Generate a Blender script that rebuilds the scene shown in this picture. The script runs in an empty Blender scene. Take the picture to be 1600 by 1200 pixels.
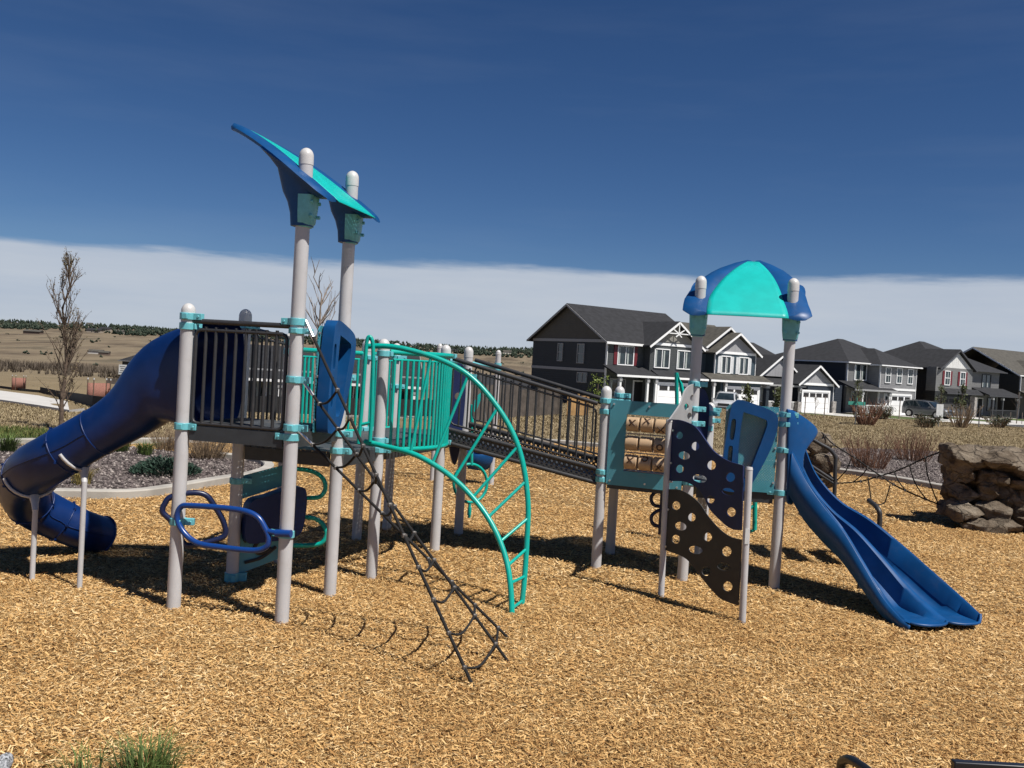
import bpy, bmesh, math, random
import numpy as np
from mathutils import Vector, Matrix, noise
from mathutils.geometry import tessellate_polygon
random.seed(7)
RNG = np.random.default_rng(11)
PI = math.pi
R = math.radians
scene = bpy.context.scene
COL = scene.collection

# ------------------------------------------------------------------ camera calibration (used to survey points of the place)
F, H = 1450.0, 2.42
PITCH, ROLL = R(-1.3), R(3.36)
CR, SR, CP, SP = math.cos(ROLL), math.sin(ROLL), math.cos(PITCH), math.sin(PITCH)
def ray(px, py):
    u = (px-800)/F; v = (600-py)/F
    x = u*CR-v*SR; y = u*SR+v*CR
    return Vector((x, CP-y*SP, SP+y*CP))
def gnd(px, py, z=0.0):
    r = ray(px, py); t = (z-H)/r.z
    return Vector((r.x*t, r.y*t, z))
def atY(px, py, Y):
    r = ray(px, py); t = Y/r.y
    return Vector((r.x*t, Y, H+r.z*t))
def onpl(px, py, p, d):
    """point where the pixel's ray meets the vertical plane through p along horizontal direction d -> (distance along d, z)"""
    r = ray(px, py); n = Vector((-d[1], d[0], 0))
    t = (n.x*p[0]+n.y*p[1])/(n.x*r.x+n.y*r.y)
    q = Vector((r.x*t, r.y*t, H+r.z*t))
    return ((q.x-p[0])*d[0]+(q.y-p[1])*d[1], q.z)

# ------------------------------------------------------------------ materials
def mat(name, col, rough=.5, metal=0.0, var=.08, scale=6.0, bump=0.0, bscale=80.0, spec=.5, col2=None, ramp=(.35,.65), detail=4.0, coat=0.0, dust=0.0):
    m = bpy.data.materials.new(name); m.use_nodes = True
    nt = m.node_tree; N = nt.nodes; L = nt.links
    b = N['Principled BSDF']
    b.inputs['Roughness'].default_value = rough; b.inputs['Metallic'].default_value = metal
    b.inputs['Specular IOR Level'].default_value = spec
    b.inputs['Coat Weight'].default_value = coat
    tc = N.new('ShaderNodeTexCoord')
    nz = N.new('ShaderNodeTexNoise'); nz.inputs['Scale'].default_value = scale; nz.inputs['Detail'].default_value = detail
    L.new(tc.outputs['Object'], nz.inputs['Vector'])
    rp = N.new('ShaderNodeValToRGB'); L.new(nz.outputs['Fac'], rp.inputs['Fac'])
    c1 = [max(0, c*(1-var)) for c in col]; c2 = [min(1, c*(1+var)) for c in (col2 or col)]
    rp.color_ramp.elements[0].position, rp.color_ramp.elements[1].position = ramp
    rp.color_ramp.elements[0].color = (*c1, 1); rp.color_ramp.elements[1].color = (*c2, 1)
    if dust:                                        # irregular dusty scuffs
        n4 = N.new('ShaderNodeTexNoise'); n4.inputs['Scale'].default_value = 7; n4.inputs['Detail'].default_value = 9; n4.inputs['Roughness'].default_value = .7; L.new(tc.outputs['Object'], n4.inputs['Vector'])
        mr = N.new('ShaderNodeMapRange'); mr.inputs['From Min'].default_value = .52; mr.inputs['From Max'].default_value = .72; mr.inputs['To Max'].default_value = dust; L.new(n4.outputs['Fac'], mr.inputs['Value'])
        mx = N.new('ShaderNodeMix'); mx.data_type = 'RGBA'; L.new(mr.outputs[0], mx.inputs[0]); L.new(rp.outputs['Color'], mx.inputs[6]); mx.inputs[7].default_value = (.23,.19,.14,1); L.new(mx.outputs[2], b.inputs['Base Color'])
        ra = N.new('ShaderNodeMapRange'); ra.inputs['To Min'].default_value = rough*.85; ra.inputs['To Max'].default_value = min(1, rough*1.3); L.new(n4.outputs['Fac'], ra.inputs['Value']); L.new(ra.outputs[0], b.inputs['Roughness'])
    else: L.new(rp.outputs['Color'], b.inputs['Base Color'])
    if bump:
        n2 = N.new('ShaderNodeTexNoise'); n2.inputs['Scale'].default_value = bscale; n2.inputs['Detail'].default_value = 5
        L.new(tc.outputs['Object'], n2.inputs['Vector'])
        bp = N.new('ShaderNodeBump'); bp.inputs['Strength'].default_value = bump; bp.inputs['Distance'].default_value = .02
        L.new(n2.outputs['Fac'], bp.inputs['Height']); L.new(bp.outputs['Normal'], b.inputs['Normal'])
    return m
def perforate(m, spacing=.022, r=.34, angle=.785):
    """round holes punched through a sheet, laid out in the sheet's own UV metres"""
    nt = m.node_tree; N = nt.nodes; L = nt.links
    out = N['Material Output']; b = N['Principled BSDF']
    uv = N.new('ShaderNodeUVMap'); mp = N.new('ShaderNodeMapping'); L.new(uv.outputs[0], mp.inputs[0])
    mp.inputs['Rotation'].default_value = (0, 0, angle); mp.inputs['Scale'].default_value = (1/spacing,)*3
    vo = N.new('ShaderNodeTexVoronoi'); vo.voronoi_dimensions = '2D'; vo.inputs['Randomness'].default_value = 0; vo.inputs['Scale'].default_value = 1
    L.new(mp.outputs[0], vo.inputs['Vector'])
    lt = N.new('ShaderNodeMath'); lt.operation = 'LESS_THAN'; lt.inputs[1].default_value = r
    L.new(vo.outputs['Distance'], lt.inputs[0])
    tr = N.new('ShaderNodeBsdfTransparent'); mx = N.new('ShaderNodeMixShader')
    L.new(lt.outputs[0], mx.inputs[0]); L.new(b.outputs[0], mx.inputs[1]); L.new(tr.outputs[0], mx.inputs[2]); L.new(mx.outputs[0], out.inputs['Surface'])
    return m
def siding(m, period=.18, axis='Z', depth=.5):
    """horizontal lap siding (or vertical battens): a saw-tooth bump along one object axis"""
    nt = m.node_tree; N = nt.nodes; L = nt.links; b = N['Principled BSDF']
    tc = N.new('ShaderNodeTexCoord'); sx = N.new('ShaderNodeSeparateXYZ'); L.new(tc.outputs['Object'], sx.inputs[0])
    if axis == 'Z':
        src = sx.outputs['Z']
    else:
        ad = N.new('ShaderNodeMath'); ad.operation = 'ADD'; L.new(sx.outputs['X'], ad.inputs[0]); L.new(sx.outputs['Y'], ad.inputs[1]); src = ad.outputs[0]
    dv = N.new('ShaderNodeMath'); dv.operation = 'DIVIDE'; dv.inputs[1].default_value = period; L.new(src, dv.inputs[0])
    fr = N.new('ShaderNodeMath'); fr.operation = 'FRACT'; L.new(dv.outputs[0], fr.inputs[0])
    if axis != 'Z':
        l2 = N.new('ShaderNodeMath'); l2.operation = 'LESS_THAN'; l2.inputs[1].default_value = .16; L.new(fr.outputs[0], l2.inputs[0]); fr = l2
    bp = N.new('ShaderNodeBump'); bp.inputs['Strength'].default_value = depth; bp.inputs['Distance'].default_value = .05
    L.new(fr.outputs[0], bp.inputs['Height']); L.new(bp.outputs['Normal'], b.inputs['Normal'])
    return m
def glass_mat(name, col=(.02,.03,.035)):
    m = mat(name, col, rough=.06, var=.4, scale=1.2, spec=.8); return m

M = {}
M['post'] = mat('post_paint', (.455,.45,.455), .40, dust=.2, var=.05, scale=3, bump=.03, bscale=300)
M['cap'] = mat('post_cap', (.50,.49,.48), .35, var=.04)
M['clamp'] = mat('clamp_paint', (.13,.43,.48), .35, var=.08, scale=20)
M['blue'] = mat('blue_plastic', (.0025,.054,.175), .40, dust=.045, var=.12, scale=4, bump=.03, bscale=200, spec=.35)
M['tube_blue'] = mat('tube_slide_plastic', (.0012,.017,.090), .36, dust=.025, var=.15, scale=4, bump=.03, bscale=120, spec=.35)
M['navy'] = mat('navy_sheet', (.002,.010,.062), .5, dust=.03, var=.15, scale=5)
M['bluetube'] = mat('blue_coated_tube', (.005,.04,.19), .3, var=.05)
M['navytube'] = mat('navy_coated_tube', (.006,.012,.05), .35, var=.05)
M['teal'] = mat('teal_coated_tube', (.0,.33,.27), .33, dust=.07, var=.06, scale=10)
M['roof_teal'] = perforate(mat('teal_shade_sheet', (.0,.42,.38), .45, var=.06), .014, .20)
M['sheet'] = perforate(mat('light_blue_perforated_sheet', (.05,.25,.31), .5, var=.08), .022, .16)
M['panel'] = mat('light_blue_panel', (.07,.27,.33), .5, dust=.15, var=.08, scale=3)
M['char'] = mat('charcoal_coated_tube', (.026,.026,.028), .45, dust=.05, var=.1, scale=15)
M['charsheet'] = mat('charcoal_sheet', (.03,.027,.023), .6, dust=.14, var=.12)
M['greysheet'] = mat('grey_sheet', (.30,.30,.30), .5, var=.06)
M['deck'] = perforate(mat('deck_coating', (.055,.062,.07), .55, dust=.6, var=.15, scale=12), .035, .25)
M['deckedge'] = mat('deck_edge_coating', (.03,.034,.038), .5, var=.15, scale=12)
M['sideperf'] = perforate(mat('bridge_side_plate', (.04,.04,.042), .5, var=.1), .045, .33)
M['rope'] = mat('black_rope', (.006,.0055,.0055), .85, var=.3, scale=120, bump=.4, bscale=250)
M['knot'] = mat('rope_clamp_metal', (.15,.14,.13), .45, metal=.4, var=.2)
M['steel'] = mat('steel_turnbuckle', (.62,.62,.62), .3, metal=.8)
M['tan'] = mat('tan_roller_plastic', (.42,.29,.175), .45, var=.08)
M['brownmark'] = mat('roller_mark', (.06,.03,.015), .5)
M['concrete'] = mat('concrete', (.33,.31,.275), .85, var=.15, scale=3, bump=.15, bscale=60)
M['drive'] = mat('pale_concrete', (.47,.455,.43), .85, var=.08, scale=1)
M['rock'] = None
M['bark'] = mat('bark', (.10,.07,.05), .9, var=.3, scale=20)
M['bark_light'] = mat('grey_bark', (.20,.16,.13), .9, var=.3, scale=20)
M['redtwig'] = mat('red_brown_twigs', (.17,.085,.05), .8, var=.35, scale=2)
M['drytwig'] = mat('dry_brown_twigs', (.20,.14,.085), .9, var=.35, scale=3)
M['budleaf'] = mat('bud_leaves', (.15,.10,.05), .7, var=.3, scale=3, col2=(.12,.10,.045))
M['leaf'] = mat('young_green_leaves', (.065,.078,.024), .7, var=.35, scale=3)
M['juniper'] = mat('juniper_needles', (.018,.045,.028), .8, var=.4, scale=6)
M['grassgreen'] = mat('green_grass_blades', (.07,.11,.022), .7, var=.4, scale=4)
M['grassyellow'] = mat('yellow_grass_blades', (.28,.22,.07), .8, var=.3, scale=4)
M['metalblack'] = mat('black_bench_metal', (.012,.013,.016), .35, var=.1)
M['white'] = mat('white_trim', (.78,.78,.77), .5, var=.03)
M['whitedoor'] = mat('white_garage_door', (.80,.80,.79), .5, var=.03)
M['shingle'] = mat('dark_shingles', (.015,.0155,.018), .9, var=.3, scale=2.5, detail=10, bump=.3, bscale=8)
M['shingle2'] = mat('weathered_shingles', (.062,.057,.047), .9, var=.25, scale=2.5, detail=10, bump=.3, bscale=8)
M['glass'] = glass_mat('window_glass')
M['curtain'] = mat('pale_blind', (.35,.38,.36), .8)
M['red'] = mat('dark_red_paint', (.13,.014,.02), .5)
M['stone'] = mat('stone_veneer', (.30,.28,.26), .9, var=.4, scale=5, bump=.4, bscale=6)
M['dark'] = mat('dark_interior', (.012,.012,.013), .8)
M['woodfence'] = siding(mat('brown_wood_fence', (.085,.07,.058), .9, var=.25, scale=3), .15, 'X', .6)
M['neww'] = siding(mat('new_wood_fence', (.42,.25,.10), .85, var=.2, scale=3), .15, 'X', .6)
M['sign_white'] = mat('sign_white', (.55,.56,.55), .5)
M['sign_green'] = mat('sign_green', (.05,.28,.22), .5)
M['galv'] = mat('galvanised_post', (.25,.25,.24), .5, metal=.5)
M['black_fabric'] = mat('black_fabric', (.012,.012,.012), .9)
M['orange_mesh'] = mat('faded_orange_mesh', (.21,.095,.07), .9, var=.25, scale=30)
M['lawn'] = mat('green_lawn', (.06,.085,.018), .9, var=.3, scale=.8, bump=.4, bscale=20)
M['tyre'] = mat('tyre_rubber', (.015,.015,.015), .8)
M['rim'] = mat('alloy_rim', (.5,.5,.5), .35, metal=.8)
M['lamp'] = mat('headlamp_glass', (.6,.6,.6), .1)

# ------------------------------------------------------------------ mesh builder
class MB:
    def __init__(s): s.v = []; s.f = []; s.mi = []; s.uv = {}; s.cur = 0
    def add(s, vs, fs):
        o = len(s.v); s.v += [tuple(v) for v in vs]
        for f in fs: s.f.append(tuple(i+o for i in f)); s.mi.append(s.cur)
    def box(s, c, size, ax=None, taper=1.0):
        c = Vector(c); hx, hy, hz = [q/2 for q in size]
        X, Y, Z = ax or (Vector((1,0,0)), Vector((0,1,0)), Vector((0,0,1)))
        vs = []
        for k, t in ((-1, 1), (1, taper)):
            for i, j in ((-1,-1),(1,-1),(1,1),(-1,1)):
                vs.append(c+X*(i*hx*t)+Y*(j*hy*t)+Z*(k*hz))
        s.add(vs, [(3,2,1,0),(4,5,6,7),(0,1,5,4),(1,2,6,5),(2,3,7,6),(3,0,4,7)])
    def bb(s, x0, x1, y0, y1, z0, z1): s.box(((x0+x1)/2,(y0+y1)/2,(z0+z1)/2), (x1-x0,y1-y0,z1-z0))
    def loft(s, rings, closed=True, cap0=True, cap1=True):
        n = len(rings[0]); vs = [p for r in rings for p in r]; fs = []
        for i in range(len(rings)-1):
            for j in range(n if closed else n-1):
                k = (j+1) % n
                fs.append((i*n+j, i*n+k, (i+1)*n+k, (i+1)*n+j))
        if closed and cap0: fs.append(tuple(range(n))[::-1])
        if closed and cap1: fs.append(tuple((len(rings)-1)*n+j for j in range(n)))
        s.add(vs, fs)
    def tube(s, pts, r, seg=8, closed=False, cap=True):
        pts = [Vector(p) for p in pts]; n = len(pts); rings = []
        up = Vector((0,0,1)); prev = None
        for i, p in enumerate(pts):
            a = pts[(i-1) % n] if (closed or i > 0) else p
            b = pts[(i+1) % n] if (closed or i < n-1) else p
            t = (b-a)
            if t.length < 1e-9: t = Vector((0,0,1))
            t.normalize()
            if prev is None:
                u = t.cross(up)
                if u.length < .05: u = t.cross(Vector((1,0,0)))
            else:
                u = prev - t*prev.dot(t)
                if u.length < 1e-6: u = t.cross(up)
            u.normalize(); prev = u; w = t.cross(u)
            rr = r[i] if isinstance(r, (list, tuple)) else r
            rings.append([p+u*(rr*math.cos(2*PI*k/seg))+w*(rr*math.sin(2*PI*k/seg)) for k in range(seg)])
        if closed: rings.append(rings[0])
        s.loft(rings, True, cap and not closed, cap and not closed)
    def cyl(s, a, b, r, seg=12, r2=None): s.tube([a, b], [r, r if r2 is None else r2], seg)
    def plate(s, outer, holes, th, o, u, v, uvs=True):
        """flat sheet with real holes: 2-D outlines in metres placed at o with axes u, v"""
        o = Vector(o); u = Vector(u); v = Vector(v); n = u.cross(v).normalized()
        def area(p): return sum(p[i][0]*p[(i+1) % len(p)][1]-p[(i+1) % len(p)][0]*p[i][1] for i in range(len(p)))
        outer = list(outer) if area(outer) > 0 else list(outer)[::-1]
        holes = [list(h) if area(h) < 0 else list(h)[::-1] for h in holes]
        loops = [outer]+holes; flat = [p for l in loops for p in l]; N = len(flat)
        tri = tessellate_polygon([[Vector((p[0], p[1], 0)) for p in l] for l in loops])
        vs = [o+u*p[0]+v*p[1]+n*(th/2) for p in flat]+[o+u*p[0]+v*p[1]-n*(th/2) for p in flat]
        base = len(s.v); fs = []
        for t in tri:
            a, b, c = [flat[i] for i in t]
            if (b[0]-a[0])*(c[1]-a[1])-(c[0]-a[0])*(b[1]-a[1]) < 0: t = (t[0], t[2], t[1])
            fs.append(tuple(t)); fs.append(tuple(i+N for i in t[::-1]))
        k = 0
        for l in loops:
            m = len(l)
            for i in range(m):
                j = (i+1) % m; fs.append((k+i, k+i+N, k+j+N, k+j))
            k += m
        s.add(vs, fs)
        for i, p in enumerate(flat): s.uv[base+i] = p; s.uv[base+N+i] = p
    def build(s, name, mats, parent=None, smooth=40, bevel=0, sub=0, **tags):
        if not isinstance(mats, (list, tuple)): mats = [mats]
        me = bpy.data.meshes.new(name); me.from_pydata(s.v, [], s.f); me.validate()
        for m in mats: me.materials.append(m)
        if len(mats) > 1 and len(me.polygons) == len(s.mi): me.polygons.foreach_set('material_index', s.mi)
        if s.uv:
            ul = me.uv_layers.new(name='UVMap')
            for lp in me.loops: ul.data[lp.index].uv = s.uv.get(lp.vertex_index, (0, 0))
        if smooth:
            me.shade_smooth(); me.set_sharp_from_angle(angle=R(smooth))
        me.update()
        o = bpy.data.objects.new(name, me); COL.objects.link(o)
        if bevel:
            bv = o.modifiers.new('bevel', 'BEVEL'); bv.width = bevel; bv.segments = 2; bv.limit_method = 'ANGLE'; bv.angle_limit = R(50)
        if sub:
            sd = o.modifiers.new('subdivision', 'SUBSURF'); sd.levels = sub; sd.render_levels = sub
        if parent: adopt(o, parent)
        for k, val in tags.items(): o[k] = val
        return o
def world_off(p):
    q = p
    while q is not None:
        if q.type == 'EMPTY' and q.get('local'): return None
        q = q.parent
    return Vector(p.location)
def adopt(o, parent):
    """parts are authored in world metres unless their thing is marked as built in its own local frame"""
    o.parent = parent
    off = world_off(parent)
    if off is not None and off.length > 0: o.matrix_parent_inverse = Matrix.Translation(-off)
def empty(name, loc, label, cat, group=None, rz=0.0, local=False):
    o = bpy.data.objects.new(name, None); COL.objects.link(o); o.location = loc; o.rotation_euler = (0,0,rz); o.empty_display_size = .2
    o['label'] = label; o['category'] = cat
    if group: o['group'] = group
    if local: o['local'] = 1
    return o
def tag(o, label, cat, group=None, kind=None):
    o['label'] = label; o['category'] = cat
    if group: o['group'] = group
    if kind: o['kind'] = kind
    return o
def structure(o, label=None, cat=None):
    o['kind'] = 'structure'
    if label: o['label'] = label; o['category'] = cat
    return o
def copy_tree(o, parent=None):
    c = o.copy(); COL.objects.link(c)
    if parent: c.parent = parent
    for ch in list(o.children): copy_tree(ch, c)
    return c
def spline(pts, n=8):
    pts = [Vector(p) for p in pts]; out = []
    for i in range(len(pts)-1):
        p0 = pts[max(i-1, 0)]; p1 = pts[i]; p2 = pts[i+1]; p3 = pts[min(i+2, len(pts)-1)]
        for k in range(n):
            t = k/n
            out.append(.5*((2*p1)+(p2-p0)*t+(2*p0-5*p1+4*p2-p3)*t*t+(3*p1-p0-3*p2+p3)*t**3))
    out.append(pts[-1]); return out
def spline_loop(pts, n=6):
    pts = [Vector(p) for p in pts]; m = len(pts); out = []
    for i in range(m):
        p0, p1, p2, p3 = pts[i-1], pts[i], pts[(i+1) % m], pts[(i+2) % m]
        for k in range(n):
            t = k/n
            out.append(.5*((2*p1)+(p2-p0)*t+(2*p0-5*p1+4*p2-p3)*t*t+(3*p1-p0-3*p2+p3)*t**3))
    return out
def ell(cx, cy, rx, ry=None, n=20, rot=0):
    ry = ry or rx; c, s_ = math.cos(rot), math.sin(rot)
    return [(cx+rx*math.cos(2*PI*i/n)*c-ry*math.sin(2*PI*i/n)*s_, cy+rx*math.cos(2*PI*i/n)*s_+ry*math.sin(2*PI*i/n)*c) for i in range(n)]
def V3(p, z): return Vector((p[0], p[1], z))
def tri_mesh(name, verts, tris, m, attr=None):
    """big numpy mesh of triangles, with an optional per-face tint"""
    me = bpy.data.meshes.new(name); nv, nf = len(verts), len(tris)
    me.vertices.add(nv); me.vertices.foreach_set('co', np.asarray(verts, np.float32).ravel())
    me.loops.add(nf*3); me.loops.foreach_set('vertex_index', np.asarray(tris, np.int32).ravel())
    me.polygons.add(nf); me.polygons.foreach_set('loop_start', np.arange(0, nf*3, 3, dtype=np.int32))
    if attr is not None:
        a = me.attributes.new('tint', 'FLOAT', 'FACE'); a.data.foreach_set('value', np.asarray(attr, np.float32))
    me.materials.append(m); me.update(calc_edges=True)
    o = bpy.data.objects.new(name, me); COL.objects.link(o); return o
# ================================================================== THE PLAY STRUCTURE
PA, PB, PC, PD = gnd(271,950), gnd(440,972), gnd(515,930), gnd(362,910)
PE, PF, PG, PH, PI_ = gnd(580,903), gnd(557,843), gnd(604,827), gnd(679,860), gnd(716,835)
PL, PM, PN, PO = gnd(931,887), gnd(953,865), gnd(1066,906), gnd(1209,919)
PQ, PR = gnd(1033,932), gnd(1160,972)
PD2 = Vector((-2.53,10.5,0)); PN2 = Vector((2.50,11.75,0)); PO2 = Vector((3.69,11.62,0)); PN3 = Vector((2.80,13.0,0))
ZD1, ZD2, ZDR = 1.69, 1.42, 1.12
play = empty('play_structure', (0.3, 10.3, 0), 'large blue and teal playground structure with two roofed towers, tube slide, bridge and double slide', 'play structure')

def post(p, ztop, r=.0625, clamps=(), label=None):
    mb = MB(); mb.cyl((p.x,p.y,-.12), (p.x,p.y,ztop-.13), r, 24)
    o = mb.build('post', M['post'], play)
    c = MB(); rings = []
    for a in (0, .02, .035):
        rings.append([(p.x+(r+.003)*math.cos(2*PI*k/24), p.y+(r+.003)*math.sin(2*PI*k/24), ztop-.16+a) for k in range(24)])
    for a in range(0, 9):
        t = a/8*PI/2; rr = max((r+.002)*math.cos(t), .002)
        rings.append([(p.x+rr*math.cos(2*PI*k/24), p.y+rr*math.sin(2*PI*k/24), ztop-.085+.075*math.sin(t)) for k in range(24)])
    c.loft(rings); c.build('post_cap', M['cap'], o)
    for cl in clamps:
        z, ang = cl[0], cl[1]
        h = cl[2] if len(cl) > 2 else .062
        k = MB()
        k.loft([[(p.x+(r+.012)*math.cos(2*PI*i/24), p.y+(r+.012)*math.sin(2*PI*i/24), z+dz) for i in range(24)] for dz in (-h/2, h/2)])
        d = Vector((math.cos(ang), math.sin(ang), 0)); n = Vector((-d.y, d.x, 0))
        k.box(V3(p+d*(r+.045), z), (.08, .055, h*.95), (d, n, Vector((0,0,1))))
        k.box(V3(p-n*(r+.02)+d*.02, z), (.05, .03, h*.8), (d, n, Vector((0,0,1))))
        k.cyl(V3(p+d*(r+.055)-n*.034, z), V3(p+d*(r+.055)+n*.034, z), .012, 8)
        k.build('clamp', M['clamp'], o, bevel=.003)
    return o
def angle(a, b): return math.atan2(b.y-a.y, b.x-a.x)
aAB, aBC, aLN, aNO = angle(PA,PB), angle(PB,PC), angle(PL,PN), angle(PN,PO)
post(PA, 2.80, clamps=[(2.67,aAB),(2.58,aAB+1.3),(1.67,aAB),(.80,aAB+.3)])
post(PB, 4.21, clamps=[(2.67,aAB+PI),(2.59,-.3,.05),(2.16,-.2),(1.735,-.2),(1.65,aAB+PI),(.79,aAB+PI)])
post(PC, 4.23, clamps=[(2.18,.6),(1.62,-.3),(1.45,-.3)])
post(PD, 2.82, clamps=[(2.64,.4),(1.05,.3),(.06,.2,.09)])
post(PD2, 2.62, clamps=[(2.5,1.0),(2.4,2.0)])
post(PE, 2.61, clamps=[(2.44,1.2),(1.50,1.2),(1.40,-.2)])
post(PF, 2.62, clamps=[(2.38,.4),(1.45,.4)])
post(PG, 2.61, clamps=[(2.4,.4),(2.0,.4)])
post(PH, 2.61, clamps=[(2.46,-.4),(2.36,-1.9),(1.38,-.4)])
post(PI_, 2.62, clamps=[(2.2,-.3),(1.3,-.3)])
post(PL, 2.22, clamps=[(2.03,-.4),(1.90,-.3),(1.17,-.3),(1.08,-.3)])
post(PM, 2.21, clamps=[(2.08,-.5),(2.0,-.5)])
post(PN, 3.57, clamps=[(2.30,-.1),(2.01,-.1),(1.84,-.1),(1.15,-.1)])
post(PO, 3.59, clamps=[(2.01,-.1),(1.90,-.1),(1.60,-.1),(1.11,PI-.1)])
post(PN2, 2.06, clamps=[(1.93,-.2),(1.74,PI)])
post(PN3, 2.04, clamps=[(1.93,-.2),(1.78,-.2)])

# ---- decks
def deck(pts, z, name='deck'):
    o = Vector((0,0,z)); mb = MB()
    mb.plate([(p.x,p.y) for p in pts], [], .02, o, Vector((1,0,0)), Vector((0,1,0)))
    d = mb.build(name, M['deck'], play, smooth=0)
    e = MB(); n = len(pts)
    for i in range(n):
        a, b = V3(pts[i], z-.075), V3(pts[(i+1) % n], z-.075); t = (b-a).normalized()
        e.box((a+b)/2, ((b-a).length-.16, .03, .13), (t, Vector((-t.y,t.x,0)), Vector((0,0,1))))
    c = sum(pts, Vector((0,0,0)))/n
    for i in range(n):
        a, b = V3(pts[i]*.5+c*.5, z-.05), V3(pts[(i+1) % n]*.5+c*.5, z-.05); t = (b-a).normalized()
        e.box((a+b)/2, ((b-a).length, .04, .06), (t, Vector((-t.y,t.x,0)), Vector((0,0,1))))
    e.build('deck_lip', M['deckedge'], d, smooth=0)
deck([PA,PB,PC,PD], ZD1)
deck([PD,PC,PE,PH,PI_,PG,PF,PD2], ZD2)
deck([PL,PN,PN2,PM], ZDR+.001)
deck([PN+Vector((.02,.02,0)),PO,PO2,PN2+Vector((.02,0,0))], ZDR-.003)

# ---- straight guardrails with vertical bars
def guardrail(a, b, z0a, z1a, z0b, z1b, n, m, inset=.09, r=.021, rb=.0125, top_over=True, name='guardrail', rounded=True):
    a = Vector(a); b = Vector(b); d = (b-a); L_ = d.length; d /= L_
    A = a+d*inset; B = b-d*inset; mb = MB()
    def zz(p, za, zb): t = (p-a).dot(d)/L_; return za+(zb-za)*t
    mb.tube([V3(a+d*.05, zz(a,z1a,z1b)), V3(b-d*.05, zz(b,z1a,z1b))], r+.004, 10)
    fr = [V3(A, zz(A,z1a,z1b)-.03-.05), V3(A+d*.015, zz(A,z1a,z1b)-.045), V3(A+d*.06, zz(A,z1a,z1b)-.03)]
    to = .075
    loop = []
    def P(t, za, zb, dz): q = A+(B-A)*t; return V3(q, zz(q,za,zb)+dz)
    e = .05/(B-A).length
    loop = [P(0,z1a,z1b,-to-.05), P(e*.3,z1a,z1b,-to-.015), P(e,z1a,z1b,-to), P(.5,z1a,z1b,-to), P(1-e,z1a,z1b,-to), P(1-e*.3,z1a,z1b,-to-.015), P(1,z1a,z1b,-to-.05),
            P(1,z0a,z0b,.06), P(1-e*.3,z0a,z0b,.02), P(1-e,z0a,z0b,.005), P(.5,z0a,z0b,.005), P(e,z0a,z0b,.005), P(e*.3,z0a,z0b,.02), P(0,z0a,z0b,.06)]
    mb.tube(loop, rb*1.1, 8, closed=True)
    for i in range(1, n):
        t = i/n; mb.cyl(P(t,z0a,z0b,.005), P(t,z1a,z1b,-to+.03 if i % 1 == 0 else -to), rb, 8)
    return mb.build(name, m, play, smooth=60)
guardrail(PA, PB, 1.70, 2.63, 1.70, 2.63, 9, M['char'], rb=.0155)
guardrail(PD, PD2, 1.48, 2.62, 1.48, 2.55, 9, M['char'])
# ---- teal curved guardrails (balconies)
def balcony(a, b, z0, z1, bulge, n, name='curved_guardrail', side=1):
    a = Vector(a); b = Vector(b); d = b-a; L_ = d.length; d /= L_; nn = Vector((d.y, -d.x, 0))*side; mb = MB()
    def P(t, z): return V3(a+d*(L_*t)+nn*(bulge*math.sin(PI*t)**.8), z)
    for z, r in ((z1, .03), (z0, .026)):
        mb.tube([P(.03+.94*i/24, z) for i in range(25)], r, 10)
    for z in (z1-.08,):
        mb.tube([P(.05+.9*i/24, z) for i in range(25)], .013, 8)
    for i in range(n+1):
        t = .06+.88*i/n; mb.cyl(P(t, z0), P(t, z1-.08), .017, 8)
    return mb.build(name, M['teal'], play, smooth=60)
balcony(PE, PH, ZD2-.02, 2.46, .34, 21)
balcony(PD2, PF, ZD2, 2.43, .22, 15, side=-1)
balcony(PF, PG, ZD2, 2.43, .05, 9, side=-1)
# ---- teal posts and bars beyond (climber entry hoop by post E)
hoop = spline([atY(560,693,9.72), atY(565,640,9.72), atY(571,560,9.72), atY(573,535,9.72), atY(577,526,9.72), atY(582,534,9.72), atY(583,560,9.72), atY(581,640,9.72), atY(578,690,9.72)], 5)
mb = MB(); mb.tube(hoop, .021, 10); mb.cyl(atY(561,664,9.72)+Vector((0,0,0)), atY(580,660,9.72), .018, 8)
mb.build('entry_hoop', M['teal'], play, smooth=60)
# ---- arched ladder climber
ra = [(570,690),(600,697),(650,711),(700,741),(740,779),(770,822),(790,872),(798,920),(801,962)]
rb = [(574,541),(605,541),(640,547),(690,563),(730,585),(765,620),(797,668),(816,720),(825,785),(823,850),(819,910),(814,950)]
def rail(px, ya, yb):
    n = len(px); L_ = [0]
    for i in range(1, n): L_.append(L_[-1]+math.hypot(px[i][0]-px[i-1][0], px[i][1]-px[i-1][1]))
    return [atY(p[0], p[1], ya+(yb-ya)*l/L_[-1]) for p, l in zip(px, L_)]
ra3 = rail(ra, 9.78, 8.89); rb3 = rail(rb, 9.85, 9.27)
ra3[-1].z = -.1; rb3[-1].z = -.1
mb = MB(); mb.tube(spline(ra3, 8), .0285, 12); mb.tube(spline(rb3, 8), .0285, 12)
arch = mb.build('arch_climber', M['teal'], play, smooth=60)
rungs = [((674,557),(640,709)),((731,586),(676,726)),((777,637),(708,748)),((809,698),(738,777)),((821,752),(762,810)),((824,810),(781,848)),((822,859),(792,884)),((819,901),(797,912)),((816,938),(800,950))]
sa, sb = spline(ra3, 24), spline(rb3, 24)
from_px = lambda S, p: min(S, key=lambda q: (proj(q)[0]-p[0])**2+(proj(q)[1]-p[1])**2)
def proj(q):
    z = q.z-H; f = q.y*CP+z*SP; y = -q.y*SP+z*CP; u = q.x/f; v = y/f
    return 800+(u*CR+v*SR)*F, 600-(-u*SR+v*CR)*F
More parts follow.
